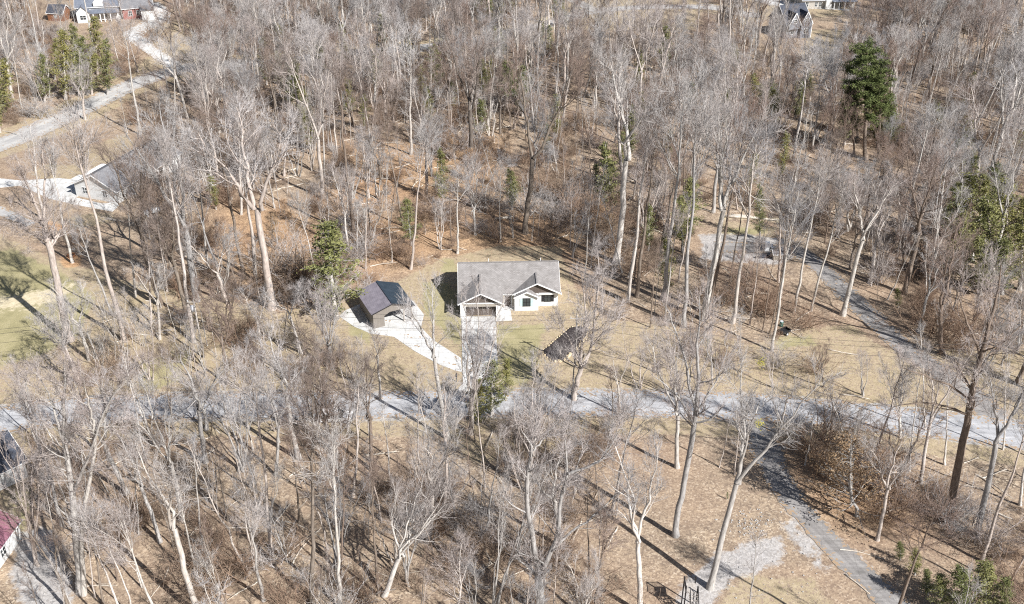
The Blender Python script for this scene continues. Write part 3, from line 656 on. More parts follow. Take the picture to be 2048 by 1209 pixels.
hero((1081, 1225), [([(1081, 1225), (1080, 1190), (1077, 1152)], .50, .44),
     ([(1078, 1152), (1066, 1090), (1060, 1035), (1054, 985), (1054, 943), (1060, 920), (1067, 902), (1062, 880), (1045, 865)], .34, .05),
     ([(1067, 902), (1080, 885), (1102, 862), (1120, 835)], .13, .03),
     ([(1080, 1150), (1096, 1115), (1112, 1094), (1120, 1040), (1119, 1001), (1128, 965), (1138, 948), (1136, 915), (1130, 880)], .32, .06),
     ([(1138, 948), (1170, 938), (1202, 922), (1222, 890), (1240, 860)], .18, .03),
     ([(1112, 1094), (1140, 1065), (1180, 1040), (1215, 1005), (1240, 985)], .17, .03),
     ([(1074, 1155), (1050, 1130), (1030, 1110), (1038, 1070), (1056, 1040)], .12, .03)], .5, 3, 2.9, 22, .22)
hero((140, 682), [([(140, 682), (130, 640), (118, 590), (109, 540), (102, 500), (92, 476)], .62, .46),
     ([(92, 476), (84, 445), (68, 400), (52, 360), (30, 310)], .30, .05), ([(92, 476), (90, 440), (88, 400), (90, 350), (84, 290)], .32, .05),
     ([(95, 480), (104, 452), (120, 428), (132, 400)], .16, .03), ([(92, 470), (70, 462), (60, 470), (55, 490)], .12, .03), ([(84, 450), (60, 434), (30, 425), (12, 436)], .13, .03)], .6, 4, 3.4, 22, .42, form='spread')
hero((1351, 1072), [([(1351, 1072), (1352, 1040), (1360, 1000), (1372, 960), (1380, 900), (1388, 850), (1392, 820)], .40, .30),
     ([(1392, 820), (1378, 770), (1372, 720), (1350, 660), (1330, 610)], .2, .04), ([(1392, 820), (1398, 760), (1392, 700), (1402, 640), (1398, 590)], .24, .04),
     ([(1390, 835), (1415, 790), (1440, 745), (1455, 690)], .17, .03), ([(1388, 850), (1360, 800), (1330, 770), (1300, 745)], .15, .03)], .45, 5, 3.4, 26, .45)
hero((1899, 1046), [([(1899, 1046), (1905, 1000), (1912, 950), (1925, 890), (1936, 840), (1942, 800), (1952, 750), (1962, 715)], .55, .32),
     ([(1962, 715), (1974, 667), (1988, 620), (2000, 570), (2002, 530)], .28, .05), ([(1962, 715), (1950, 680), (1932, 640), (1920, 600), (1905, 560)], .18, .03),
     ([(1942, 800), (1900, 770), (1870, 758), (1830, 745), (1800, 735)], .15, .03), ([(1938, 830), (1900, 815), (1860, 806), (1800, 808), (1765, 830)], .17, .03), ([(1955, 745), (1990, 700), (2030, 660), (2060, 640)], .18, .03)], .6, 6, 3.4, 22, .42, dark=True, form='spread')
hero((1150, 800), [([(1148, 802), (1150, 780), (1156, 755), (1163, 735)], .42, .36), ([(1163, 735), (1160, 700), (1166, 670), (1172, 640), (1168, 590), (1160, 540)], .24, .04),
     ([(1163, 735), (1178, 712), (1188, 680), (1186, 640), (1196, 590), (1200, 540), (1192, 490)], .26, .04), ([(1185, 690), (1206, 665), (1228, 655), (1250, 640)], .13, .03),
     ([(1163, 735), (1148, 700), (1136, 670), (1120, 655)], .13, .03)], .45, 7, 3.6, 28, .35, form='spread')

# ------------------------------------------------------------------ evergreens and leafy beeches (foot px, top px)
CED = [(670, 638, 655, 446, 1.75), (1520, 480, 1520, 372, .9), (1365, 505, 1360, 395, 1.3), (1335, 590, 1330, 470, 1.0), (1225, 440, 1210, 290, 1.1), (1205, 430, 1192, 330, 1), (885, 410, 882, 300, 1),
 (1024, 420, 1020, 340, 1.5), (1500, 395, 1496, 365, 1.6), (1797, 616, 1795, 578, 1.5), (1885, 1220, 1880, 1150, 1.7), (1925, 1235, 1924, 1135, 1.5), (1970, 1225, 1972, 1125, 1.7), (2010, 1240, 2014, 1160, 1.7), (1830, 1150, 1832, 1100, 1.7), (1800, 1120, 1800, 1085, 1.6), (1855, 1190, 1853, 1140, 1.6), (985, 830, 985, 722, 1.6), (955, 850, 955, 760, 1.5), (1012, 800, 1015, 720, 1.4),
 (90, 205, 85, 110, 1.1), (130, 200, 125, 62, 1.2), (165, 195, 160, 75, 1.2), (195, 150, 190, 35, 1.3), (150, 150, 146, 50, 1.2), (215, 190, 212, 80, 1.2), (110, 160, 112, 80, 1.2), (185, 190, 182, 100, 1.3),
 (10, 235, 8, 120, 1.3), (-14, 245, -16, 130, 1.3), (1945, 520, 1942, 350, 1.6), (1980, 550, 1976, 400, 1.7), (2010, 500, 2015, 360, 1.6), (1925, 570, 1925, 430, 1.5), (2040, 580, 2045, 440, 1.6), (1960, 590, 1958, 470, 1.6), (2005, 590, 2008, 480, 1.6), (1915, 480, 1912, 370, 1.5), (1990, 450, 1992, 330, 1.6), (1750, 290, 1750, 190, 1.6), (1780, 300, 1782, 210, 1.5), (1690, 290, 1688, 200, 1.5), (1510, 225, 1508, 150, 1.6), (1545, 235, 1542, 160, 1.6), (1470, 150, 1468, 90, 1.5), (1620, 200, 1618, 140, 1.5), (580, 215, 576, 110, 1.5), (625, 300, 620, 220, 1.5), (700, 235, 696, 160, 1.5), (905, 220, 900, 160, 1.5), (1040, 210, 1038, 140, 1.6), (1975, 460, 1972, 350, 1.4), (2045, 500, 2048, 400, 1.4), (1900, 480, 1898, 400, 1.2),
 (1698, 270, 1695, 175, 1.3), (1715, 275, 1712, 180, 1.2), (1530, 250, 1525, 170, 1.3), (1550, 265, 1548, 180, 1.2), (1880, 265, 1875, 200, 1.4), (1930, 270, 1928, 200, 1.3), (1830, 300, 1826, 265, 1.3), (1595, 215, 1592, 160, 1.2),
 (596, 230, 592, 120, 1.1), (612, 260, 608, 180, 1.2), (560, 190, 556, 105, 1.1), (400, 215, 396, 140, 1), (730, 260, 726, 190, 1.2), (860, 250, 856, 175, 1.1), (845, 200, 842, 130, 1), (968, 200, 964, 120, 1.2), (985, 190, 982, 115, 1.1), (890, 140, 888, 90, 1.2), (765, 120, 762, 30, 1.1), (980, 60, 976, -20, 1.3), (1000, 45, 996, -30, 1.3), (960, 50, 955, -25, 1.3), (1110, 50, 1108, -20, 1.3), (1128, 55, 1126, 0, 1.2), (1025, 30, 1022, -30, 1.3), (640, 60, 636, 0, 1), (1030, 395, 1028, 355, 1.4),
 (1455, 1000, 1455, 985, 1), (500, 770, 498, 725, 1.2), (260, 800, 258, 745, 1.4), (1000, 570, 1000, 560, .5)][:-3]
PIN = [(1730, 320, 1742, 100, 1.35), (1758, 325, 1766, 140, 1.1), (1708, 310, 1702, 185, 1.1), (1022, 245, 1016, 128, .95), (1900, 60, 1905, -40, 1.1), (1880, 55, 1878, -30, 1.1), (1925, 60, 1930, -30, 1.1), (1700, 20, 1705, -60, 1), (880, 20, 885, -50, 1), (1820, 30, 1822, -60, 1)]
BEE = [(1712, 1032, 1702, 880, 1.25), (1690, 985, 1685, 900, 1.1), (975, 352, 975, 300, 1.1), (940, 360, 938, 300, 1.2), (990, 372, 988, 335, 1.2), (545, 495, 540, 430, 1.2), (1200, 470, 1195, 400, 1.2), (1225, 485, 1222, 430, 1.0), (850, 470, 850, 430, 1.1), (430, 560, 425, 520, 1.1), (570, 440, 566, 400, 1.0), (1150, 470, 1150, 420, 1), (680, 380, 676, 340, 1), (910, 320, 908, 270, 1.1), (1250, 640, 1245, 590, .9), (720, 450, 716, 405, 1.1), (760, 430, 758, 395, 1.1), (700, 560, 700, 525, .9), (1010, 310, 1008, 260, 1)]
for L_, k, cat, nm in ((CED, 'cedar', 'evergreen', 'cedar_tree'), (PIN, 'pine', 'pine', 'pine_tree'), (BEE, 'beech', 'leafy tree', 'beech_tree')):
    for (bx, by, tx, ty, wf) in L_:
        b0 = G(bx, by); pr = EV[k][int(rng.integers(len(EV[k])))]; place(pr[:2], pr[2], b0, top_from_px(b0, tx, ty), nm, cat, k, wf); OCC.append((b0.x, b0.y))

# ------------------------------------------------------------------ the rest of the woods
keep_out_px = [
 [(-80, 440), (60, 440), (200, 600), (190, 700), (120, 790), (-80, 810)], [(-80, 300), (0, 300), (160, 235), (330, 150), (350, 180), (180, 290), (60, 340), (-80, 390)], [(130, 425), (330, 425), (330, 560), (240, 600), (180, 600)], [(1890, 495), (2060, 495), (2060, 640), (1890, 640)],
 [(330, 590), (560, 625), (680, 600), (830, 540), (900, 515), (1000, 485), (1135, 492), (1150, 560), (1230, 620), (1380, 680), (1560, 680), (1880, 760), (2060, 860), (2060, 920), (1500, 850), (740, 850), (730, 790), (690, 700), (520, 690), (400, 650)],
 [(1240, 860), (1560, 860), (1600, 1000), (1860, 1260), (1280, 1300), (1240, 1100), (1230, 950)],
 [(1380, 425), (1600, 430), (1660, 520), (1900, 740), (1850, 760), (1600, 690), (1560, 560), (1380, 545)],
 [(-80, 330), (200, 260), (310, 240), (380, 320), (240, 430), (130, 440), (-80, 430)],
 [(60, -60), (340, -60), (345, 60), (440, 90), (440, 140), (350, 175), (250, 130), (60, 60)],
 [(1110, -60), (1440, -60), (1430, 40), (1120, 48)],
 [(1440, -60), (1760, -60), (1740, 40), (1640, 130), (1560, 120), (1500, 60)],
 [(-80, 860), (60, 860), (90, 1000), (160, 1260), (-80, 1300)],
 [(1860, 0), (1900, 30), (2100, 60), (2100, 40)],
 [(1680, 300), (1800, 300), (1810, 390), (1670, 390)], [(735, 850), (905, 850), (900, 950), (760, 960)],
 [(400, 430), (640, 430), (650, 560), (560, 600), (430, 560)],
]
keep_out_px += [[(1540, 120), (1700, 120), (1690, 210), (1560, 200)], [(1110, 48), (1430, 40), (1430, 95), (1120, 105)], [(1590, 20), (1760, 20), (1760, 110), (1650, 130)]]
KO = [gp(p) for p in keep_out_px]
LINES = [(gp(road_main), 5.5), (gp(road_far), 4.6), (gp(lane_low), 3.2), (gp(lane_right), 3.4), (gp([(352, 133), (284, 88), (262, 68), (325, 30)]), 4)]
def allowed(x, y):
    bad = np.zeros(len(x), bool)
    for p in KO: bad |= inpoly(x, y, p)
    for w, d in LINES: bad |= distseg(x, y, w, False) < d
    return ~bad
cand = np.c_[rng.uniform(-175, 175, 26000), rng.uniform(62, 385, 26000)]
pxx, pyy = proj(cand[:, 0], cand[:, 1], hgt(cand[:, 0], cand[:, 1]))
ok = allowed(cand[:, 0], cand[:, 1]) & (pxx > -170) & (pxx < 2210); cand = cand[ok]; pxx = pxx[ok]; pyy = pyy[ok]
clump = np.sin(cand[:, 0]/9.+1)*np.sin(cand[:, 1]/11.)+np.sin(cand[:, 0]/4.3)*np.cos(cand[:, 1]/5.1+2)*.6
cell_ = {}; acc = []
def near(x, y, r):
    i, j = int(x//8), int(y//8)
    for a in (-1, 0, 1):
        for b_ in (-1, 0, 1):
            for (u, v) in cell_.get((i+a, j+b_), ()):
                if (u-x)**2+(v-y)**2 < r*r: return True
    return False
for (x, y) in OCC: cell_.setdefault((int(x//8), int(y//8)), []).append((x, y))
for k in range(len(cand)):
    x, y = cand[k]; a, b_ = pxx[k], pyy[k]
    if b_ > 840: md = (6.4 if a > 900 else 4.2 if b_ < 1215 else 5.4) if a < 1240 else (5.6 if a > 1640 else 7.5)
    elif b_ > 660 and a < 760: md = 5.2
    elif a > 1600 and b_ > 450: md = 5.4
    elif 560 < a < 1180 and 280 < b_ < 480: md = 7.8
    elif a < 420 and 90 < b_ < 480: md = 8.0
    elif b_ < 280: md = 4.4
    else: md = 4.9
    md *= 1.0-.22*clump[k]
    if near(x, y, md): continue
    cell_.setdefault((int(x//8), int(y//8)), []).append((x, y)); acc.append((x, y, a, b_))
acc.sort(key=lambda q: q[1])
# how many single trees may still be built: the nearest, the rest of the far wood is one mass
n_ind = 300-sum(1 for q in TREES if q[5] == 'tree')
vis = [q for q in acc if q[3] < 1420]
rest = []
KW = [('tall', .36), ('fork', .25), ('pole', .14), ('spread', .05), ('clump', .06), ('twiggy', .14)]
def pick_kind(a, b_):
    u = rng.random(); c = 0
    for k, w in KW:
        c += w
        if u < c: return k
    return 'tall'
cnt = 0; ncd = 0
for (x, y, a, b_) in vis:
    k = pick_kind(a, b_); z = float(hgt(x, y))
    if b_ > 840 and rng.random() < .35: k = 'pole'
    if 660 < b_ < 860 and a < 760: k = ('clump', 'twiggy', 'spread', 'fork')[int(rng.integers(4))]; Ht = 0
    if b_ > 840: Ht = rng.uniform(15, 24)
    elif 380 < b_ <= 840: Ht = rng.uniform(13, 27)
    else: Ht = rng.uniform(17, 27)
    if 660 < b_ < 860 and a < 760: Ht = rng.uniform(11, 17)/{'clump': .6, 'twiggy': .45}.get(k, 1)
    if k == 'pole': Ht *= .8
    if k == 'twiggy': Ht *= .45
    if k == 'clump': Ht *= .6
    if 1240 > a and 280 < b_ < 480 and 560 < a: Ht *= .72
    if b_ < 640 and rng.random() < (.085 if a > 1150 or 520 < a < 1100 else .05) and ncd < 55:
        ncd += 1; he = rng.uniform(7, 13); pr = EV['cedar'][int(rng.integers(3))]; e_ = place(pr[:2], pr[2], (x, y, z), (x+rng.normal(0, .4), y, z+he), 'cedar_tree', 'evergreen', 'cedar', rng.uniform(1.0, 1.6)); continue
    base = Vector((x, y, z)); lean = Vector((rng.normal(0, .09), rng.normal(0, .07), 1))*Ht
    if cnt < n_ind:
        PR = PROTO[k]; place(PR[int(rng.integers(len(PR)))], PH, base, base+lean, 'bare_tree', 'tree', k, rng.uniform(.85, 1.2)*(1.25 if Ht < 16 else 1)); cnt += 1
    else: rest.append((x, y, z, Ht, k))
print('single trees', cnt, 'mass trees', len(rest))

# ------------------------------------------------------------------ masses: far wood and brush, points with instances of the built trees
def mass(name, pts, objs, label, cat):
    """pts: (x,y,z, scale xyz, rotz, index); one object instancing the meshes of objs (lists of objects joined per pick)"""
    me = bpy.data.meshes.new(name); v = np.array([p[:3] for p in pts], np.float32); me.vertices.add(len(v)); me.vertices.foreach_set('co', v.ravel())
    for an, ty, arr in (('scl', 'FLOAT_VECTOR', [p[3] for p in pts]), ('rot', 'FLOAT_VECTOR', [p[4] for p in pts])):
        at = me.attributes.new(an, ty, 'POINT'); at.data.foreach_set('vector', np.array(arr, np.float32).ravel())
    at = me.attributes.new('pick', 'INT', 'POINT'); at.data.foreach_set('value', np.array([p[5] for p in pts], np.int32))
    ob = bpy.data.objects.new(name, me); COL.objects.link(ob); tag(ob, label, cat, kind='stuff')
    ng = bpy.data.node_groups.new(name, 'GeometryNodeTree'); ng.interface.new_socket('Geometry', in_out='INPUT', socket_type='NodeSocketGeometry'); ng.interface.new_socket('Geometry', in_out='OUTPUT', socket_type='NodeSocketGeometry')
    gi = ng.nodes.new('NodeGroupInput'); gon = ng.nodes.new('NodeGroupOutput'); ip = ng.nodes.new('GeometryNodeInstanceOnPoints')
    mp = ng.nodes.new('GeometryNodeMeshToPoints'); ng.links.new(gi.outputs[0], mp.inputs[0]); ng.links.new(mp.outputs[0], ip.inputs['Points'])
    outer = ng.nodes.new('GeometryNodeJoinGeometry')
    for grp in reversed(objs):
        inner = ng.nodes.new('GeometryNodeJoinGeometry')
        for o in grp:
            oi = ng.nodes.new('GeometryNodeObjectInfo'); oi.inputs['Object'].default_value = o; oi.transform_space = 'ORIGINAL'; oi.inputs['As Instance'].default_value = False
            ng.links.new(oi.outputs['Geometry'], inner.inputs[0])
        g2 = ng.nodes.new('GeometryNodeGeometryToInstance'); ng.links.new(inner.outputs[0], g2.inputs[0]); ng.links.new(g2.outputs[0], outer.inputs[0])
    ng.links.new(outer.outputs[0], ip.inputs['Instance']); ip.inputs['Pick Instance'].default_value = True
    def na(an, ty, sock):
        n = ng.nodes.new('GeometryNodeInputNamedAttribute'); n.data_type = ty; n.inputs[0].default_value = an; ng.links.new(n.outputs[0], sock)
    na('pick', 'INT', ip.inputs['Instance Index']); na('rot', 'FLOAT_VECTOR', ip.inputs['Rotation']); na('scl', 'FLOAT_VECTOR', ip.inputs['Scale'])
    ng.links.new(ip.outputs[0], gon.inputs[0]); md = ob.modifiers.new('scatter', 'NODES'); md.node_group = ng
    return ob
children = {}
for q in TREES:
    pass
me2obs = {}
for o in COL.objects:
    if o.parent and o.type == 'MESH': me2obs.setdefault(o.data.name, o)
order = []; kidx = {}
for k in PROTO:
    for pr in PROTO[k]:
        a, b_ = me2obs.get(pr[0].name), me2obs.get(pr[1].name)
        if a and b_: kidx.setdefault(k, []).append(len(order)); order.append([a, b_])
pts = []
for (x, y, z, Ht, k) in rest:
    s = Ht/PH; w = s*rng.uniform(.85, 1.2)*(1.25 if Ht < 16 else 1); ks = kidx[k]
    pts.append((x, y, z, (w, w, s), (rng.normal(0, .08), rng.normal(0, .08), rng.uniform(0, 6.28)), ks[int(rng.integers(len(ks)))]))
if pts: mass('distant_woods', pts, order, 'mass of bare grey trees filling the far woods', 'woods')

# a few single shrubs, then the undergrowth
SH = [(560, 560, 3.0), (590, 575, 3.2), (620, 580, 3.0), (575, 590, 2.4), (540, 600, 2.2), (640, 590, 2.6), (1215, 470, 2.4), (1180, 462, 2.2), (420, 500, 2.3), (360, 470, 2.0), (1500, 590, 1.6), (1390, 715, 1.6), (1440, 735, 1.5), (1610, 650, 1.8), (1560, 735, 1.5), (1640, 745, 1.5), (1620, 905, 2.2), (1650, 890, 2.4), (1660, 960, 2.2), (1600, 880, 1.6), (265, 125, 2.0), (315, 82, 2.4), (1860, 640, 2.0), (1890, 680, 2.2), (1930, 700, 2.0), (1720, 980, 2.0), (1245, 840, 1.5), (1250, 520, 2.0), (1290, 545, 1.8), (650, 840, 1.6), (740, 590, 1.2), (1160, 445, 2.6), (1140, 455, 2.2), (1100, 440, 2.0), (1215, 500, 1.8), (1190, 490, 1.6), (1050, 425, 2.2), (980, 430, 1.8), (760, 520, 1.4), (800, 505, 1.3)]
for (bx, by, s) in SH:
    b0 = G(bx, by); o = bpy.data.objects.new('shrub', BR[int(rng.integers(4))]); COL.objects.link(o); o.location = b0; o.rotation_euler = (0, 0, rng.uniform(0, 6.28)); o.scale = (s*1.15, s*1.15, s)
    TREES.append([o, bx, by, 'shrub', s*3, 'shrub', b0])
shr = [q[0] for q in TREES if q[3] == 'shrub']; br_o = []
for mm in BR: br_o.append([next(o for o in shr if o.data == mm)])
c2 = np.c_[rng.uniform(-175, 175, 16000), rng.uniform(66, 385, 16000)]
p1, p2 = proj(c2[:, 0], c2[:, 1], hgt(c2[:, 0], c2[:, 1]))
dens = np.sin(c2[:, 0]/13.+.7)*np.sin(c2[:, 1]/16.+1)+.7*np.sin(c2[:, 0]/5.1+c2[:, 1]/6.3)
sel = allowed(c2[:, 0], c2[:, 1]) & (p1 > -60) & (p1 < 2110) & (p2 < 1330) & (rng.random(16000) < np.clip(.50+.4*dens, .04, 1)*np.where(p2 > 840, .55, np.where((p2 > 280) & (p1 > 560), .5, .42)))
c2 = c2[sel]; z2 = hgt(c2[:, 0], c2[:, 1])
pts = []
for (x, y), z in zip(c2, z2):
    s = rng.uniform(.5, 1.5)*rng.choice([.7, 1, 1.5]); w = s*rng.uniform(.9, 1.3); pts.append((x, y, z, (w, w, s), (rng.normal(0, .1), rng.normal(0, .1), rng.uniform(0, 6.28)), int(rng.integers(4))))
print('brush', len(pts))
pp = []; c3 = np.c_[rng.uniform(-175, 175, 9000), rng.uniform(66, 385, 9000)]; q1, q2 = proj(c3[:, 0], c3[:, 1], hgt(c3[:, 0], c3[:, 1]))
c3 = c3[allowed(c3[:, 0], c3[:, 1]) & (q1 > -80) & (q1 < 2130) & (q2 < 1350) & (rng.random(9000) < np.where((q2 > 840) & (q1 > 1240), .05, .30))]
for (x, y), z in zip(c3, hgt(c3[:, 0], c3[:, 1])):
    Ht = rng.uniform(6, 16); s_ = Ht/PH; w_ = s_*rng.uniform(.8, 1.3); ks = kidx['pole'] if rng.random() < .75 else kidx['clump']
    pp.append((x, y, z, (w_, w_, s_), (rng.normal(0, .12), rng.normal(0, .1), rng.uniform(0, 6.28)), ks[int(rng.integers(len(ks)))]))
print('saplings', len(pp))
mass('saplings', pp, order, 'thin pale saplings crowding under the taller bare trees', 'saplings')
# fallen sticks on the forest floor
stk = []
for i in range(3):
    rg = np.random.default_rng(60+i); P = grow(np.zeros((1, 3)), np.array([[1., 0, .02]]), np.array([3.2+i]), 6, .07, 0, rg); P[..., 2] = np.clip(P[..., 2], .03, .3); Rr = np.linspace(.09, .03, 7)[None]
    P2, R2 = spawn(P, Rr, 5, .3, .95, .6, lambda t, p: rg.uniform(.5, 1.4, t.shape), .5, 3, .1, 0, rg, .02); P2[..., 2] = np.clip(P2[..., 2], .02, .5)
    v_, f_ = tubes([(P, Rr, 5), (P2, R2, 3)]); a_ = G(*((300, 560), (880, 500), (1680, 1100))[i]); o = bpy.data.objects.new('fallen_branch', npmesh('fallen_branch', v_, f_, M['log'])); COL.objects.link(o); o.location = a_
    tag(o, ('fallen forked branch on leaves between the pale trunks at left', 'fallen forked branch at the woods edge behind the carport', 'fallen forked branch on leaves right of the side road')[i], 'branch'); stk.append([o])
c4 = np.c_[rng.uniform(-150, 150, 3200), rng.uniform(66, 300, 3200)]; q1, q2 = proj(c4[:, 0], c4[:, 1], hgt(c4[:, 0], c4[:, 1])); c4 = c4[allowed(c4[:, 0], c4[:, 1]) & (q1 > -60) & (q1 < 2100) & (q2 < 1300)][:900]
mass('fallen_sticks', [(x, y, z, (s_, s_, s_), (0, 0, rng.uniform(0, 6.28)), int(rng.integers(3))) for (x, y), z, s_ in zip(c4, hgt(c4[:, 0], c4[:, 1]), rng.uniform(.4, 1.5, len(c4)))], stk, 'fallen sticks and dead limbs strewn over the leaf litter', 'sticks')
mass('undergrowth', pts, br_o, 'low brown undergrowth of brambles and saplings under the trees', 'undergrowth')

exec_buildings = True
# ------------------------------------------------------------------ buildings
def frame_of(px_a, ang):
    p = G(*px_a); return p, ang
def window(parent, u, v, z, w, h, frame='trim', ang=0, shutters=None, depth=.06, name='window'):
    """window on a wall facing -v (ang=0), centre u, sill z"""
    e = MB(); t = .09
    def T(mb):
        if ang:
            ca_, sa_ = math.cos(ang), math.sin(ang); mb.v = [(u+(x-u)*ca_-(y-v)*sa_, v+(x-u)*sa_+(y-v)*ca_, zz) for x, y, zz in mb.v]
        return mb
    e.box(u-w/2-t, u+w/2+t, v-depth, v+.04, z-t, z); e.box(u-w/2-t, u+w/2+t, v-depth, v+.04, z+h, z+h+t)
    e.box(u-w/2-t, u-w/2, v-depth, v+.04, z, z+h); e.box(u+w/2, u+w/2+t, v-depth, v+.04, z, z+h)
    e.box(u-.03, u+.03, v-depth*.8, v+.04, z, z+h); e.box(u-w/2, u-.03, v-depth*.8, v+.04, z+h/2-.03, z+h/2+.03); e.box(u+.03, u+w/2, v-depth*.8, v+.04, z+h/2-.03, z+h/2+.03)
    fr = T(e).build(name, M[frame], parent)
    T(MB().box(u-w/2, u+w/2, v-.015, v+.02, z, z+h)).build('pane', M['glass'], fr)
    if shutters:
        for sgn in (-1, 1):
            c = u+sgn*(w/2+t+.24); T(MB().box(c-.22, c+.22, v-.05, v+.01, z-.05, z+h+.05)).build('shutter', M[shutters], parent)
    return fr
def gable_house(loc, ang, L, Wd, eave, rise, wall, roof, label, cat='house', oh=.4, gable=None, name='house', wins=(), base=None):
    """ridge along local x; footprint 0..L x 0..Wd"""
    r = empty(name, loc, ang, label, cat)
    mb = MB().box(0, L, 0, Wd, -.5, eave); mb.build('wall', M[wall], r)
    g = MB(); ro = .0
    for x0, x1 in ((0.02, .18), (L-.18, L-.02)): g.xprism([(0.02, eave), (Wd-.02, eave), (Wd/2, eave+rise-.03)], x0, x1)
    g.build('gable', M[gable or wall], r)
    k = rise/(Wd/2); zz = eave-oh*k+.03
    a = MB()
    a.slab([(-oh, -oh, zz), (L+oh, -oh, zz), (L+oh, Wd/2, eave+rise+.03), (-oh, Wd/2, eave+rise+.03)], .16)
    a.slab([(-oh, Wd+oh, zz), (L+oh, Wd+oh, zz), (L+oh, Wd/2+.001, eave+rise+.03), (-oh, Wd/2+.001, eave+rise+.03)], .16)
    rf = a.build('roof', M[roof], r)
    tr = MB()
    for x in (-oh-.02, L+oh+.02):
        for s0, s1 in (((x, -oh-.02, zz-.07), (x, Wd/2, eave+rise-.04)), ((x, Wd+oh+.02, zz-.07), (x, Wd/2, eave+rise-.04))): tr.beam(s0, s1, .06, .2)
    for y in (-oh-.03, Wd+oh+.03): tr.beam((-oh, y, zz-.1), (L+oh, y, zz-.1), .06, .16)
    tr.build('fascia', M['trim'], r)
    for w in wins:
        side, pos, z, ww, hh = w[:5]; kw = w[5] if len(w) > 5 else {}
        if side == 'f': window(r, pos, 0, z, ww, hh, **kw)
        elif side == 'b': window(r, pos, Wd, z, ww, hh, ang=math.pi, **kw)
        elif side == 'l': window(r, 0, pos, z, ww, hh, ang=-math.pi/2, **kw)
        elif side == 'r': window(r, L, pos, z, ww, hh, ang=math.pi/2, **kw)
    return r

# main house ---------------------------------------------------------------
hp = G(921, 637); hang = R(2.2)
H_ = empty('house', hp, hang, 'white brick house with brown shingle roof and garage at the head of the drive', 'house')
w = MB()
w.box(0, 16.5, 3.4, 13.1, -.3, 2.8)
w.box(0, .5, .0, 3.4, -.3, 2.8); w.box(6.4, 6.9, .0, 3.4, -.3, 2.8)              # garage side walls
w.box(.5, .95, 0, .35, -.3, 2.35); w.box(5.95, 6.4, 0, .35, -.3, 2.35)
w.box(9.1, 13.1, 2.0, 3.4, -.3, 2.8)
w.build('wall', M['white_brick'], H_)
g = MB()
g.xprism([(3.4, 2.8), (13.1, 2.8), (8.2, 5.9)], .03, .2); g.xprism([(3.4, 2.8), (13.1, 2.8), (8.2, 5.9)], 16.3, 16.47)
g.build('gable', M['taupe_siding'], H_)
MB().box(.5, 6.4, .02, .3, 2.15, 2.8).build('garage_header', M['tan_board'], H_)
d = MB().box(.95, 5.95, .75, .85, 0.02, 2.3)
for i in range(1, 5): d.box(.97, 5.93, .735, .75, i*.5-.02, i*.5+.02)
for i in range(1, 5): d.box(.95+i-.02, .95+i+.02, .74, .75, .05, 2.2)
d.build('garage_door', M['brown_board'], H_)
MB().box(.5, 6.4, .85, 3.4, 2.3, 2.4).build('garage_ceiling', M['trim'], H_)
MB().prism([(.0, 2.82), (6.8, 2.82), (3.4, 4.55)], .04, .2).build('gable', M['brown_board'], H_)
MB().prism([(9.3, 2.85), (16.5, 2.85), (12.9, 4.65)], 2.9, 3.05).build('gable', M['brown_board'], H_)
MB().prism([(9.1, 2.8), (13.1, 2.8), (11.1, 3.78)], 2.01, 2.15).build('gable', M['white_siding'], H_)
MB().box(13.1, 16.5, 2.95, 3.4, 2.45, 2.83).build('porch_beam', M['trim'], H_)
rf = MB(); T_ = .15
rf.slab([(-.35, 2.9, 2.85), (16.85, 2.9, 2.85), (16.85, 8.2, 6.03), (-.35, 8.2, 6.03)], T_)
rf.slab([(-.35, 13.5, 2.85), (16.85, 13.5, 2.85), (16.85, 8.201, 6.03), (-.35, 8.201, 6.03)], T_)
def crossgable(mb, u0, u1, ez, slope, vf, main_e=2.85, ms=.6, mv=2.9):
    c = (u0+u1)/2; az = ez+slope*(c-u0); vb = mv+(az-main_e)/ms+.12; ve = max(vf+.2, mv+(ez-main_e)/ms+.1)
    mb.slab([(u0, vf, ez), (c, vf, az), (c, vb, az), (u0, ve, ez)], .14); mb.slab([(u1, vf, ez), (c+.001, vf, az), (c+.001, vb, az), (u1, ve, ez)], .14)
    return c, az
ga = crossgable(rf, -.37, 7.15, 2.93, .53, -.45)
gb = crossgable(rf, 8.75, 17.0, 2.92, .50, 2.45)
gc = crossgable(rf, 8.95, 13.25, 2.78, .5, 1.6, mv=1.9)
roof_o = rf.build('roof', M['shingle'], H_)
MB().tube([(4.9, 8.7, 5.7), (4.9, 8.7, 6.45)], .07).build('vent_pipe', M['trim'], roof_o); MB().tube([(13.8, 8.7, 5.7), (13.8, 8.7, 6.4)], .07).build('vent_pipe', M['trim'], roof_o)
rc = MB(); rc.beam((-.35, 8.2, 6.06), (16.85, 8.2, 6.06), .3, .05); rc.beam((ga[0], -.45, ga[1]+.03), (ga[0], 6.2, ga[1]+.03), .26, .05); rc.beam((gb[0], 2.45, gb[1]+.03), (gb[0], 6.2, gb[1]+.03), .26, .05)
rc.build('ridge_cap', M['shingle'], roof_o)
f = MB()
def rake(u0, u1, ez, slope, v, h=.2, bottom=True):
    c = (u0+u1)/2; az = ez+slope*(c-u0)
    f.beam((u0-.02, v-.03, ez-.08), (c, v-.03, az-.08), .06, h); f.beam((u1+.02, v-.03, ez-.08), (c, v-.03, az-.08), .06, h)
rake(-.37, 7.15, 2.93, .53, -.45); rake(8.75, 17.0, 2.92, .5, 2.45); rake(8.95, 13.25, 2.78, .5, 1.6)
f.box(-.1, 6.95, -.05, .02, 2.72, 2.9); f.box(13.2, 16.6, 2.82, 2.93, 2.72, 2.9); f.box(7.2, 8.7, 2.84, 2.9, 2.62, 2.78)
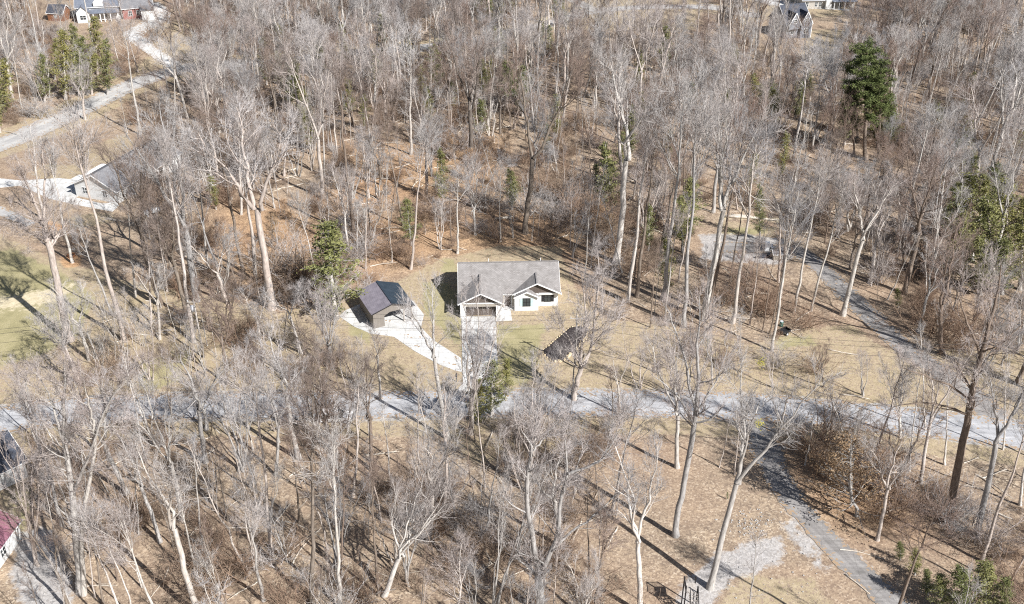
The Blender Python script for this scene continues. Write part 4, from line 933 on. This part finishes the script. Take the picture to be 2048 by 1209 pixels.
f.beam((-.37, 2.9, 2.78), (-.37, 8.2, 5.93), .05, .2); f.beam((16.87, 2.9, 2.78), (16.87, 8.2, 5.93), .05, .2)
f.beam((-.4, -.45, 2.8), (-.4, 2.9, 2.8), .05, .16); f.beam((17.03, 2.45, 2.78), (17.03, 3.2, 2.78), .05, .16)
f.build('fascia', M['trim'], H_)
window(H_, 11.1, 2.0, .95, 1.15, 1.4, frame='black', shutters='teal'); window(H_, 14.75, 3.4, .95, 1.0, 1.4, frame='black', shutters='black')
dd = MB().box(7.55, 8.5, 3.33, 3.4, 0.05, 2.15).build('front_door', M['brown_board'], H_); MB().tube([(8.35, 3.28, 1.05), (8.35, 3.28, 1.2)], .03).build('handle', M['galv'], dd)
for u in (7.25, 8.85): MB().box(u-.13, u+.13, 2.95, 3.2, 0, 2.7).build('porch_post', M['tan_board'], H_)
MB().box(7.0, 9.0, 2.3, 3.3, -.1, .17).build('doorstep', M['concrete'], H_)

# carport --------------------------------------------------------------------
a_ = G(748, 658.5); ar = G(826, 640); an_ = math.atan2(ar.y-a_.y, ar.x-a_.x); cw = (ar-a_).length; cl = 7.4
CP = empty('carport', a_, an_, 'open metal carport with mauve and slate roof slopes on its own concrete pad', 'carport')
c = MB(); c.box(0, .1, 0, cl, -.2, 3.0); c.box(.1, 1.9, 0, .1, -.2, 3.0); c.box(1.9, cw, 0, .1, 2.55, 3.0)
c.prism([(0, 3.0), (cw, 3.0), (cw/2, 4.15)], 0.005, .1); c.prism([(0, 3.0), (cw, 3.0), (cw/2, 4.15)], cl-.1, cl-.005)
c.add([(1.9, .0, 2.55), (2.9, .0, 2.55), (1.9, 0, 2.0), (1.9, .1, 2.55), (2.9, .1, 2.55), (1.9, .1, 2.0)], [(0, 2, 1), (3, 4, 5), (0, 1, 4, 3), (1, 2, 5, 4)])
c.build('wall', M['taupe_board'], CP)
for (x, y) in ((cw-1.45, .05), (cw-.1, .05), (cw-.1, cl/2), (cw-.1, cl-.1)): MB().box(x-.12, x+.12, y-.12 if y > .1 else 0.11, y+.12 if y > .1 else .33, -.2, 2.98).build('post', M['wood'], CP)
k = 1.2/(cw/2)
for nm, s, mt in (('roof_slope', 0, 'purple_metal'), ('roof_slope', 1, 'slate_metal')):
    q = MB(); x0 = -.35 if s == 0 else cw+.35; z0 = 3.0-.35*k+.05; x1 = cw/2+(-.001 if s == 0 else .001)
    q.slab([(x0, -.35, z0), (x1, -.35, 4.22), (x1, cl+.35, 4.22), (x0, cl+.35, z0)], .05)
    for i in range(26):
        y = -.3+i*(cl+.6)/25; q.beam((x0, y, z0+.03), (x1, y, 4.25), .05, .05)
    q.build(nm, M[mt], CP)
MB().beam((cw/2, -.37, 4.27), (cw/2, cl+.37, 4.27), .4, .06).build('ridge_cap', M['slate_metal'], CP)
q = MB(); q.beam((-.36, -.37, 2.9), (cw/2, -.37, 4.15), .05, .14); q.beam((cw+.36, -.37, 2.9), (cw/2, -.37, 4.15), .05, .14); q.build('fascia', M['black'], CP)

# left white house -------------------------------------------------------------
p0 = G(237, 408); ldir = R(69)
LH = gable_house(p0, ldir, 21, 10.5, 2.9, 2.6, 'white_siding', 'shingle_grey', 'white house with long grey shingle roof beside the propane tank', wins=[('l', 3.0, 1.0, 1.1, 1.3), ('l', 8, 1.0, 1.1, 1.3), ('f', 4, .9, 1.4, 1.3), ('f', 9, .9, 1.4, 1.3), ('f', 14, .9, 1.4, 1.3)])
MB().box(1.2, 3.6, 10.6, 12.2, 2.55, 3.0).build('dormer', M['white_siding'], LH)
q = MB(); q.box(4.8, 11.2, 11.2, 12.8, 2.2, 2.32); q.build('porch_roof', M['trim'], LH)
for x in (5, 8, 11): MB().box(x-.08, x+.08, 12.6, 12.76, -.2, 2.2).build('porch_post', M['trim'], LH)
ch = MB().box(13.2, 14.3, 3.6, 4.3, 3.8, 5.9).build('chimney', M['trim'], LH)
gable_house(G(262, 400), ldir, 1.8, 1.6, .9, .5, 'tan_board', 'shingle_grey', 'low brown cellar hatch against the grey-roofed house near the tank', 'hatch', .1, name='cellar_hatch')

# propane tank
e = empty('propane_tank', G(305, 430), R(38), 'white propane tank lying among the trees beside the grey-roofed house', 'tank')
prof = [(-1.75, .05), (-1.72, .3), (-1.6, .46), (-1.4, .55), (1.4, .55), (1.6, .46), (1.72, .3), (1.75, .05)]
MB().tube([(x, 0, .8) for x, _ in prof], [r for _, r in prof], 18).build('tank', M['tank'], e, smooth=True)
MB().tube([(0, 0, 1.3), (0, 0, 1.52)], .2, 12).build('valve_dome', M['tank'], e)
for x in (-1, 1): MB().box(x-.12, x+.12, -.4, .4, 0, .35).build('foot', M['galv'], e)

# farmhouse group, top left ---------------------------------------------------
FH = gable_house(G(157, 43), R(12), 12.5, 9, 4.4, 3.4, 'white_siding', 'shingle_blue', 'white farmhouse with blue-grey roof and porch gable at the top left', wins=[('f', 6.5, .9, .9, 1.7), ('f', 8.2, .9, .9, 1.7), ('f', 10.3, .9, 1.2, 1.7), ('l', 4.5, 1.2, 1.2, 1.5)])
q = MB(); q.box(.2, 3.8, -2.4, -.01, -.3, 3.4); q.prism([(.2, 3.4), (3.8, 3.4), (2, 5.1)], -2.38, -.02); q.build('wing_wall', M['white_siding'], FH)
q = MB(); q.slab([(-.15, -2.7, 3.1), (2, -2.7, 5.2), (2, .6, 5.2), (-.15, .6, 3.1)], .14); q.slab([(4.15, -2.7, 3.1), (2.001, -2.7, 5.2), (2.001, .6, 5.2), (4.15, .6, 3.1)], .14); q.build('wing_roof', M['shingle_blue'], FH)
window(FH, 2, -2.4, 1.0, 1.7, 1.3, frame='trim')
q = MB(); q.slab([(4.2, -2.3, 2.7), (12.6, -2.3, 2.7), (12.6, -.02, 3.4), (4.2, -.02, 3.4)], .12); q.build('porch_roof', M['shingle_blue'], FH)
for x in (5, 7, 8.2, 10, 12.3): MB().box(x-.12, x+.12, -2.15, -1.93, -.2, 2.65).build('porch_post', M['trim'], FH)
q = MB(); q.box(5.3, 8.1, -.5, .6, 4.35, 5.6); q.prism([(5.3, 5.6), (8.1, 5.6), (6.7, 6.9)], -.48, 1.6); q.build('dormer', M['white_siding'], FH)
BH = gable_house(G(248, 40), R(20), 9, 8, 3.6, 2.8, 'red_brick', 'shingle_grey', 'red brick house with white gable wall behind the pale drive at top left', gable='white_siding', wins=[('f', 2.2, 1, 1.0, 1.5), ('f', 4.6, 1, 1.0, 1.5), ('r', 4, 1, 1.2, 1.4)])
MB().box(5.4, 8.98, -3.0, -.01, -.3, 3.2).build('garage_wing', M['white_siding'], BH)
q = MB(); q.slab([(5.1, -3.3, 3.15), (9.3, -3.3, 3.15), (9.3, .2, 3.9), (5.1, .2, 3.9)], .14); q.build('wing_roof', M['shingle_grey'], BH)
gable_house(G(97, 42), R(-8), 5.2, 4.6, 2.6, 2.0, 'rust', 'shingle_dark', 'small dark-roofed shed left of the white farmhouse', 'shed', .25, name='shed', wins=[('f', 2.6, 1, .8, .8)])
# top right houses
GH = gable_house(G(1571, 78), R(20), 8, 9.5, 4.2, 4.4, 'grey_board', 'shingle_dark', 'dark grey gabled house with white trim hidden behind trees at top right', wins=[('f', 2, 1.2, 1.1, 1.6), ('f', 5, 1.2, 1.1, 1.6)])
q = MB()
for u0 in (.2, 4.2):
    q.prism([(u0, 4.2), (u0+3.6, 4.2), (u0+1.8, 7.4)], -.9, 1.5)
q.box(4.2, 7.8, -.9, -.01, -.3, 4.2); q.box(.2, 3.8, -.9, -.01, 2.8, 4.2)
q.build('front_gable', M['grey_board'], GH)
q = MB()
for u0 in (.2, 4.2):
    q.beam((u0-.3, -1.0, 3.9), (u0+1.8, -1.0, 7.55), .1, .25); q.beam((u0+3.9, -1.0, 3.9), (u0+1.8, -1.0, 7.55), .1, .25)
q.box(7.8, 7.98, -.95, -.75, -.3, 4.2); q.build('rake_trim', M['trim'], GH)
q = MB()
for u0 in (.2, 4.2):
    q.slab([(u0-.3, -1.0, 4.0), (u0+1.8, -1.0, 7.5), (u0+1.8, 3.2, 7.5), (u0-.3, 1.2, 4.0)], .1); q.slab([(u0+3.9, -1.0, 4.0), (u0+1.801, -1.0, 7.5), (u0+1.801, 3.2, 7.5), (u0+3.9, 1.2, 4.0)], .1)
q.build('front_roof', M['shingle_dark'], GH)
window(GH, 6, -.9, 1.2, 1.1, 1.5); window(GH, 6, -.9, 4.6, .9, 1.1); window(GH, 2, -.9, 4.6, .9, 1.1)
SHs = gable_house(G(1604, 19), R(3), 17, 9, 3.1, 3.2, 'stone', 'shingle_blue', 'long stone and white house with blue-grey roof at the top right edge', wins=[('f', 1.4, .8, .9, 1.6), ('f', 4.4, .8, .8, 1.5), ('f', 5.7, .8, .8, 1.5), ('f', 8, .6, 1.1, 1.9), ('f', 12, .8, 1.0, 1.5), ('f', 14.5, .8, 1.0, 1.5)])
MB().box(7.2, 9.0, -1.2, -.01, -.2, 3.0).build('entry_bay', M['white_siding'], SHs)
for x in (9.8, 11.4, 13.2, 16): MB().box(x-.13, x+.13, -1.6, -1.35, -.2, 2.8).build('porch_post', M['trim'], SHs)
q = MB(); q.slab([(9.1, -1.9, 2.7), (17.2, -1.9, 2.7), (17.2, -.45, 2.92), (9.1, -.45, 2.92)], .12); q.build('porch_roof', M['shingle_blue'], SHs)
# houses at the lower left edge
gable_house(G(-262, 1112), R(47), 20, 8, 3.0, 2.4, 'white_siding', 'shingle_dark', 'dark-roofed house cut off by the left edge below the road', wins=[('f', 5, .9, 1.2, 1.3), ('f', 12, .9, 1.2, 1.3)])
RS = gable_house(G(-70, 1236), R(84), 13, 6.4, 2.8, 1.6, 'white_siding', 'maroon_metal', 'ribbed maroon metal roofed shed cut off at the bottom left corner', 'shed', name='shed', wins=[('f', 3, .9, 1.0, 1.1), ('f', 9, .9, 1.0, 1.1)])
q = MB(); k = 1.6/3.2
for i in range(34):
    x = -.35+i*13.7/33; q.beam((x, -.38, 2.8-.38*k+.1), (x, 3.2, 4.47), .06, .06); q.beam((x, 6.78, 2.8-.38*k+.1), (x, 3.2, 4.47), .06, .06)
q.build('roof_rib', M['maroon_metal'], RS)

# ------------------------------------------------------------------ mulch bed, stones, gravel stones
bedpx = [(1083, 703), (1100, 690), (1129, 664), (1140, 655), (1160, 652), (1178, 658), (1172, 678), (1155, 697), (1140, 710), (1124, 723), (1107, 725), (1092, 714)]
def heap(name, poly, hh, mat):
    n = len(poly); c = np.mean(np.array(poly), 0); mb = MB(); rows = []
    for k, s in enumerate((1, .93, .8, .5, .2)):
        rows.append([(c[0]+(x-c[0])*s, c[1]+(y-c[1])*s, [-.05, hh*.5, hh*.8, hh, hh*1.05][k]+random.uniform(0, .05)) for x, y in poly])
    vs = sum(rows, [])+[(c[0], c[1], hh*1.1)]; fs = []
    for k in range(4): fs += [(k*n+i, k*n+(i+1) % n, (k+1)*n+(i+1) % n, (k+1)*n+i) for i in range(n)]
    fs += [(4*n+i, 4*n+(i+1) % n, 5*n) for i in range(n)]; return MB().add(vs, fs).build(name, mat, smooth=True)
BED = tag(heap('mulch_bed', gp(bedpx), .18, M['mulch']), 'black mulch bed ringed with tan stones on the front lawn', 'flower bed')
def blob(mb, c, r, rg):
    n, m = 7, 4; vs = []; 
    for i in range(1, m):
        for j in range(n):
            th = math.pi*i/m; ph = 2*math.pi*j/n; k = rg.uniform(.75, 1.2); vs.append((c[0]+r*k*math.sin(th)*math.cos(ph), c[1]+r*k*math.sin(th)*math.sin(ph), c[2]+r*.7*k*math.cos(th)))
    vs += [(c[0], c[1], c[2]+r*.7), (c[0], c[1], c[2]-r*.7)]; a = n*(m-1); fs = [(a, j, (j+1) % n) for j in range(n)]+[(a+1, (m-2)*n+(j+1) % n, (m-2)*n+j) for j in range(n)]
    for i in range(m-2): fs += [(i*n+j, (i+1)*n+j, (i+1)*n+(j+1) % n, i*n+(j+1) % n) for j in range(n)]
    mb.add(vs, fs)
w_ = gp(bedpx); sp_ = []
for i in range(len(w_)):
    a, b_ = np.array(w_[i]), np.array(w_[(i+1) % len(w_)]); L_ = np.hypot(*(b_-a)); big = i in (5, 6, 7, 8, 9)
    k_ = max(1, int(L_/(.5 if big else .62)))
    for j in range(k_): p = a+(b_-a)*(j+.5)/k_+rng.normal(0, .06, 2); sp_.append((p[0], p[1], rng.uniform(.2, .42) if big else rng.uniform(.13, .2), i))
side_n = {0: 'upper left', 1: 'upper left', 2: 'top', 3: 'top', 4: 'top right', 5: 'right', 6: 'right', 7: 'lower right', 8: 'lower right', 9: 'bottom', 10: 'bottom left', 11: 'left'}
for (x, y, r_, i) in sp_[:96]:
    mb = MB(); blob(mb, (0, 0, 0), r_, rng); o = mb.build('stone', M['rock'], smooth=False); o.location = (x, y, .08)
    tag(o, 'tan stone edging the %s rim of the black mulch bed' % side_n[i], 'stone', 'stones round the mulch bed')
# scattered pale rubble by the side road (stuff)
mb = MB()
for _ in range(150):
    a, b_ = (rng.normal(1500, 28), rng.normal(1050, 14)) if rng.random() < .7 else (rng.uniform(1360, 1640), rng.uniform(1090, 1200)); p = G(a, b_); blob(mb, (p.x, p.y, .04), rng.uniform(.05, .13), rng)
tag(mb.build('rubble', mottled('grey_rubble', (.30, .29, .28), (.48, .47, .45), 2)), 'pale broken stone rubble scattered on the leaves', 'rubble', kind='stuff')

# ------------------------------------------------------------------ small things
def wheel(parent, x, y, r=.36, w=.24, ang=0):
    t_ = MB().tube([(x, y-w/2, r), (x, y-w/2+.03, r), (x, y+w/2-.03, r), (x, y+w/2, r)], [r*.9, r, r, r*.9], 20).build('wheel', M['rubber'], parent, smooth=False)
    MB().tube([(x, y-w/2-.015, r), (x, y+w/2+.015, r)], r*.58, 14).build('rim', M['galv'], t_)
V = empty('parked_car', G(641, 850), R(4), 'white four door utility vehicle parked on the near verge of the road behind twigs', 'car')
q = MB(); q.xprism([(0, .45), (1.86, .45), (1.88, .98), (-.02, .98)], 0, 4.5); q.build('body', M['white_paint'], V)
q = MB(); q.add([(.15, .08, .98), (3.25, .08, .98), (3.25, 1.78, .98), (.15, 1.78, .98), (.35, .2, 1.68), (2.55, .2, 1.68), (2.55, 1.66, 1.68), (.35, 1.66, 1.68)], [(0, 3, 2, 1), (4, 5, 6, 7), (0, 1, 5, 4), (1, 2, 6, 5), (2, 3, 7, 6), (3, 0, 4, 7)]); q.build('cabin_glass', M['glass'], V)
q = MB(); q.box(.33, 2.58, .17, 1.69, 1.681, 1.74)
for x in (.3, 1.35, 2.4):
    for y in (.09, 1.71): q.box(x, x+.09, y, y+.06, .985, 1.7)
q.build('roof', M['white_paint'], V); MB().slab([(3.3, .12, 1.06), (4.45, .14, 1.0), (4.45, 1.72, 1.0), (3.3, 1.74, 1.06)], .07).build('bonnet', M['white_paint'], V)
for y in (.3, 1.56): MB().box(4.48, 4.54, y-.15, y+.15, .68, .86).build('headlight', M['tank'], V)
for y in (.2, 1.66): MB().box(-.03, .02, y-.1, y+.1, .7, .92).build('taillight', M['lamp_red'], V)
for x in (.85, 3.6):
    for y in (.05, 1.81): wheel(V, x, y)
MB().box(4.5, 4.6, .1, 1.76, .42, .6).build('bumper', M['black'], V); MB().box(2.3, 2.42, -.18, -.02, 1.0, 1.14).build('mirror', M['black'], V)

def pole(px, hgt_, label, transformer=False):
    b0 = G(*px); e = empty('utility_pole', b0, 0, label, 'utility pole')
    MB().tube([(0, 0, -.5), (0, 0, hgt_)], [.17, .11], 10).build('pole', M['wood'], e, smooth=True)
    MB().beam((-1.0, 0, hgt_-.6), (1.0, 0, hgt_-.6), .1, .12).build('crossarm', M['wood'], e)
    for x in (-.9, 0, .9): MB().tube([(x, 0, hgt_-.54), (x, 0, hgt_-.3)], .05, 8).build('insulator', M['tank'], e)
    if transformer: MB().tube([(-.42, 0, hgt_-2.3), (-.42, 0, hgt_-1.25)], .27, 14).build('transformer', M['galv'], e, smooth=True)
    return b0
PA = pole((408, 716), 10.8, 'weathered utility pole with grey transformer among the roadside trees', True)
PB = pole((-190, 800), 10.8, 'utility pole beyond the left edge carrying the wires over the lawn')
PC = pole((1150, 735), 9.5, 'utility pole half hidden by the spreading tree near the mulch bed'); PD = pole((2150, 800), 9.5, 'utility pole beyond the right edge carrying the roadside wires')
def wire(a, b_, sag, label):
    P_ = [a.lerp(b_, i/24)-Vector((0, 0, sag*4*(i/24)*(1-i/24))) for i in range(25)]
    tag(MB().tube(P_, .022, 5).build('power_line', M['black'], uv=False), label, 'wire', 'power lines along the road')
for dx, zz, sg, nm in ((-.9, 10.5, 1.0, 'far'), (.9, 10.5, 1.3, 'near'), (0, 8.6, 1.2, 'lowest')):
    o1 = Vector((0, dx, 0))
    wire(PB+o1+Vector((0, 0, zz)), PA+o1+Vector((0, 0, zz)), sg, 'thin black %s wire crossing above the green lawn at left' % nm)
    wire(PA+o1+Vector((0, 0, zz)), PC+o1+Vector((0, 0, zz-1.3)), sg+.3, 'thin black %s wire crossing above the driveway' % nm)
    wire(PC+o1+Vector((0, 0, zz-1.3)), PD+o1+Vector((0, 0, zz-1.3)), sg+.6, 'thin black %s wire crossing above the grass on the right' % nm)

e = empty('mailbox', G(913, 764), 0, 'black mailbox on a post at the end of the drive', 'mailbox')
MB().box(-.07, .07, -.07, .07, -.2, 1.1).build('post', M['black'], e)
pr = [(.12*math.cos(a)*1.1, 1.26+.12*math.sin(a)) for a in np.linspace(0, math.pi, 8)]+[(-.132, 1.1), (.132, 1.1)]
MB().prism(pr, -.28, .28).build('box', M['black'], e); MB().box(.135, .15, .05, .12, 1.2, 1.4).build('flag', M['lamp_red'], e)
e = empty('fire_pit', G(143, 513), 0, 'rusty round fire pit on the bare dirt above the lawn', 'fire pit')
ring = MB(); n = 18
vs = [(r_*math.cos(2*math.pi*i/n), r_*math.sin(2*math.pi*i/n), z) for r_, z in ((.75, 0), (.75, .4), (.66, .4), (.66, .05)) for i in range(n)]
ring.add(vs, [(k*n+i, k*n+(i+1) % n, (k+1)*n+(i+1) % n, (k+1)*n+i) for k in range(3) for i in range(n)]); ring.build('ring', M['rust'], e); MB().tube([(0, 0, 0), (0, 0, .08)], .66, 18).build('ash_bed', M['mulch'], e)

# yard things beside the gravel lane
e = empty('cabinet', G(1533, 501), R(-8), 'tall white metal cabinet standing outdoors beside the gravel pad', 'cabinet')
MB().box(-.42, .42, -.35, .35, .05, 1.75).build('body', M['white_paint'], e); dr = MB().box(-.4, .4, -.385, -.352, .1, 1.7).build('door', M['white_paint'], e); MB().box(.3, .34, -.43, -.387, .8, 1.2).build('handle', M['galv'], e)
e = empty('garden_chair', G(1544, 499), R(20), 'white garden chair right of the tall white cabinet', 'chair')
MB().box(-.27, .27, -.27, .27, .42, .47).build('seat', M['white_paint'], e); MB().box(-.27, .27, .24, .29, .47, 1.0).build('backrest', M['white_paint'], e)
for x in (-.23, .23):
    for y in (-.23, .23): MB().box(x-.03, x+.03, y-.03, y+.03, 0, .42).build('leg', M['white_paint'], e)
e = empty('canoe', G(1528, 515), R(8), 'upturned dark blue boat lying on the ground below the white cabinet', 'boat')
prof = [(-2.0, .03), (-1.6, .22), (-1, .37), (0, .43), (1, .37), (1.6, .22), (2.0, .03)]
hull = MB().tube([(x, 0, .12) for x, _ in prof], [r_ for _, r_ in prof], 12); hull.build('hull', mottled('navy_paint', (.02, .022, .03), (.045, .05, .065), 2, .6), e, smooth=True); MB().beam((-1.7, 0, .46), (1.7, 0, .5), .06, .05).build('keel', M['wood'], e)
gable_house(G(1546, 521), R(4), 2.6, 1.8, 1.3, .5, 'tan_board', 'shingle_grey', 'small tan dog kennel by the gravel lane below the white cabinet', 'kennel', .15, name='kennel', wins=[('f', 1.9, .3, .4, .7)])
e = empty('trailer', G(1568, 668), R(30), 'small black utility trailer parked under the tall right hand trees', 'trailer')
MB().box(-.8, .8, -.55, .55, .45, .5).build('bed', M['black'], e)
q = MB(); q.box(-.82, .82, -.6, -.551, .45, .85); q.box(-.82, .82, .551, .6, .45, .85); q.box(-.87, -.821, -.55, .55, .45, .85); q.box(.821, .87, -.55, .55, .45, .85); q.build('side_rail', M['black'], e)
for y in (-.68, .68): wheel(e, 0, y, .3, .16)
MB().beam((.87, 0, .45), (2.0, 0, .38), .08).build('drawbar', M['black'], e)
e = empty('barrel', G(1562, 653), 0, 'round dark green barrel with pale lid left of the black trailer', 'barrel')
MB().tube([(0, 0, 0), (0, 0, .25), (0, 0, .8), (0, 0, .95)], [.28, .32, .32, .28], 16).build('body', M['plastic_green'], e, smooth=True); MB().tube([(0, 0, .951), (0, 0, .99)], .26, 16).build('lid', M['tank'], e)
def logg(px1, px2, r_, label):
    a, b_ = G(*px1), G(*px2); a.z += r_*.8; b_.z += r_*.8; m1 = a.lerp(b_, .5)+Vector((rng.normal(0, .3), rng.normal(0, .3), 0))
    tag(MB().tube([a, a.lerp(m1, .5), m1, m1.lerp(b_, .5), b_], [r_, r_*.9, r_*.8, r_*.65, r_*.4], 8).build('log', M['log'], smooth=True), label, 'log')
logg((1450, 435), (1556, 443), .3, 'long bleached log lying above the small lawn by the gravel pad'); logg((1462, 432), (1520, 438), .22, 'shorter bleached log lying against the long one by the small lawn')
logg((1590, 645), (1622, 623), .14, 'thin fallen trunk lying beside the black trailer'); logg((1560, 662), (1600, 660), .08, 'pale stick lying on grass right of the black trailer')
logg((1655, 700), (1720, 712), .12, 'fallen grey branch on the dry grass left of the gravel lane'); logg((990, 440), (1025, 436), .3, 'dark stump end of a fallen trunk at the edge of the woods behind the house')
logg((760, 470), (800, 462), .12, 'fallen branch on the leafy slope left behind the house'); logg((380, 640), (440, 652), .12, 'fallen branch on grass between the trees at left'); logg((1690, 1150), (1740, 1190), .1, 'fallen stick across the leaves right of the side road')
logg((1680, 790), (1740, 800), .12, 'fallen branch beside the road on the right'); logg((560, 660), (610, 668), .1, 'fallen branch on the tan grass below the cedar')

# black railed steps at the bottom edge
e = empty('outdoor_stairs', G(1372, 1207), 0, 'dark wooden steps with black railings at the bottom edge', 'stairs')
q = MB(); q.box(-.55, .75, -1.6, -.1, 3.32, 3.42); q.build('landing', M['wood'], e)
q = MB()
for i in range(9): q.box(-.05, .75, -1.6-.3*(i+1), -1.6-.3*i-.04, 3.3-.33*(i+1)+.0, 3.36-.33*(i+1))
q.build('tread', M['wood'], e)
for x in (-.1, .8): MB().beam((x, -1.6, 3.3), (x, -4.4, .2), .07, .25).build('stringer', M['wood'], e)
for (x, y, h_) in ((-.55, -.12, 4.4), (.75, -.12, 4.4), (-.55, -1.58, 4.4), (.75, -1.58, 4.4), (.8, -4.3, 1.4), (-.1, -4.3, 1.4)): MB().box(x-.06, x+.06, y-.06, y+.06, -.2, h_).build('post', M['black'], e)
q = MB(); q.box(-.5, .7, -.15, -.09, 4.3, 4.37); q.box(-.58, -.52, -1.52, -.18, 4.3, 4.37)
for i in range(8): q.box(-.45+i*.155, -.42+i*.155, -.135, -.105, 3.45, 4.3)
for i in range(9): q.box(-.565, -.535, -1.5+i*.155, -1.47+i*.155, 3.45, 4.3)
for x in (-.1, .8):
    q.beam((x, -1.6, 4.3), (x, -4.3, 1.3), .06, .08)
    for i in range(16): yy = -1.7-i*.16; q.box(x-.015, x+.015, yy-.015, yy+.015, 3.2+(yy+1.6)*1.1, 4.25+(yy+1.6)*1.1)
q.build('railing', M['black'], e)
# yellow mistletoe-like tufts high in the tree by the side road
for (a, b_, lab) in ((1524, 724, 'upper yellow leafy tuft caught in the twigs above the road corner'), (1517, 846, 'lower yellow leafy tuft in the branches over the road junction')):
    rg = np.random.default_rng(a); p = G(1420, 1176); c0 = atY(a, b_, p.y); C_ = rg.normal(0, .26, (170, 3)); v_, f_ = leaf_quads(C_, .07, rg)
    o = bpy.data.objects.new('leaf_tuft', npmesh('leaf_tuft', v_, f_, M['yellow'])); COL.objects.link(o); o.location = c0; tag(o, lab, 'leaf tuft')

# ------------------------------------------------------------------ labels for trees: size, form and the nearest landmark
LM = [('the brown-roofed house', 1010, 580), ('the carport', 770, 620), ('the concrete drive', 957, 700), ('the mulch bed', 1130, 690), ('the grey-roofed house', 260, 350), ('the propane tank', 305, 425),
 ('the fire pit', 143, 513), ('the green left lawn', 70, 640), ('the parked car', 665, 835), ('the black trailer', 1568, 665), ('the white cabinet', 1533, 495), ('the road junction', 1505, 845),
 ('the side road', 1620, 1040), ('the stone rubble', 1500, 1050), ('the railed steps', 1372, 1190), ('the gravel lane', 1800, 690), ('the farmhouse', 200, 25), ('the brick house', 275, 15), ('the dark-roofed shed', 105, 35),
 ('the far left road', 150, 225), ('the pale turning circle', 1180, 20), ('the dark gabled house', 1590, 55), ('the long stone house', 1650, 10), ('the tall dark pine', 1740, 180), ('the roadside cedar', 985, 790),
 ('the maroon-roofed shed', 15, 1160), ('the transformer pole', 405, 650), ('the mailbox', 913, 760), ('the forked foreground tree', 1080, 1100), ('the twin-stemmed tree', 160, 1050), ('the straight road stretch', 1250, 806),
 ('the right road end', 1990, 865), ('the pale straw clearing', 885, 75), ('the orange beech thicket', 965, 340), ('the carport cedar', 662, 540), ('the far right cedars', 1960, 440), ('the leafy brown beech', 1700, 950), ('the long bleached log', 1500, 437), ('the brown brush pile', 590, 570)]
forms = {'tall': 'straight', 'fork': 'forked', 'spread': 'spreading', 'pole': 'slender', 'clump': 'many-stemmed', 'twiggy': 'twiggy brown', 'cedar': 'cedar', 'pine': 'pine', 'beech': 'young beech with dead orange leaves', 'shrub': 'brown shrub'}
lab = {}
for q in TREES:
    o, bx, by, form, L_, cat, b0 = q
    lm = sorted(LM, key=lambda m_: (m_[1]-bx)**2+((m_[2]-by)*1.3)**2)[0]; dx, dy = bx-lm[1], (by-lm[2])*1.3
    far = math.hypot(dx, dy); near_ = 'just ' if far < 60 else ('well ' if far > 170 and len(lm[0].split()) < 4 else '')
    if abs(dx) > 2*abs(dy): rel = near_+('left of' if dx < 0 else 'right of')
    elif abs(dy) > 2*abs(dx): rel = near_+('behind' if dy < 0 else 'in front of')
    else: rel = near_+('behind and ' if dy < 0 else 'before and ')+('left of' if dx < 0 else 'right of')
    size = 'very tall' if L_ > 27 else 'tall' if L_ > 21 else 'medium' if L_ > 13 else 'small'
    if cat == 'tree': s_ = '%s %s bare tree %s %s' % (size, forms[form], rel, lm[0])
    elif cat == 'evergreen': s_ = '%s olive green cedar %s %s' % (size, rel, lm[0])
    elif cat == 'pine': s_ = '%s dark green pine %s %s' % (size, rel, lm[0])
    elif cat == 'leafy tree': s_ = 'young orange-leaved beech %s %s' % (rel, lm[0])
    else: s_ = 'brown leafless shrub %s %s' % (rel, lm[0])
    lab.setdefault(s_, []).append(q)
ordn = ['leftmost', 'second from left', 'third from left', 'fourth from left', 'fifth from left', 'sixth from left', 'seventh from left', 'eighth from left', 'ninth from left']
grp = {'tree': 'bare trees of the winter woods', 'evergreen': 'cedars among the bare woods', 'pine': 'pines above the woods', 'leafy tree': 'young beeches keeping dead leaves', 'shrub': 'leafless shrubs'}
for s_, qs in lab.items():
    qs.sort(key=lambda q: q[1])
    for i, q in enumerate(qs):
        nm_ = s_
        if len(qs) == 2: nm_ = s_+(', the left one', ', the right one')[i]
        elif len(qs) > 2: nm_ = s_+', '+(ordn[i] if i < 9 else 'further right') if i < len(qs)-1 else s_+', rightmost'
        tag(q[0], nm_, q[5], grp[q[5]])
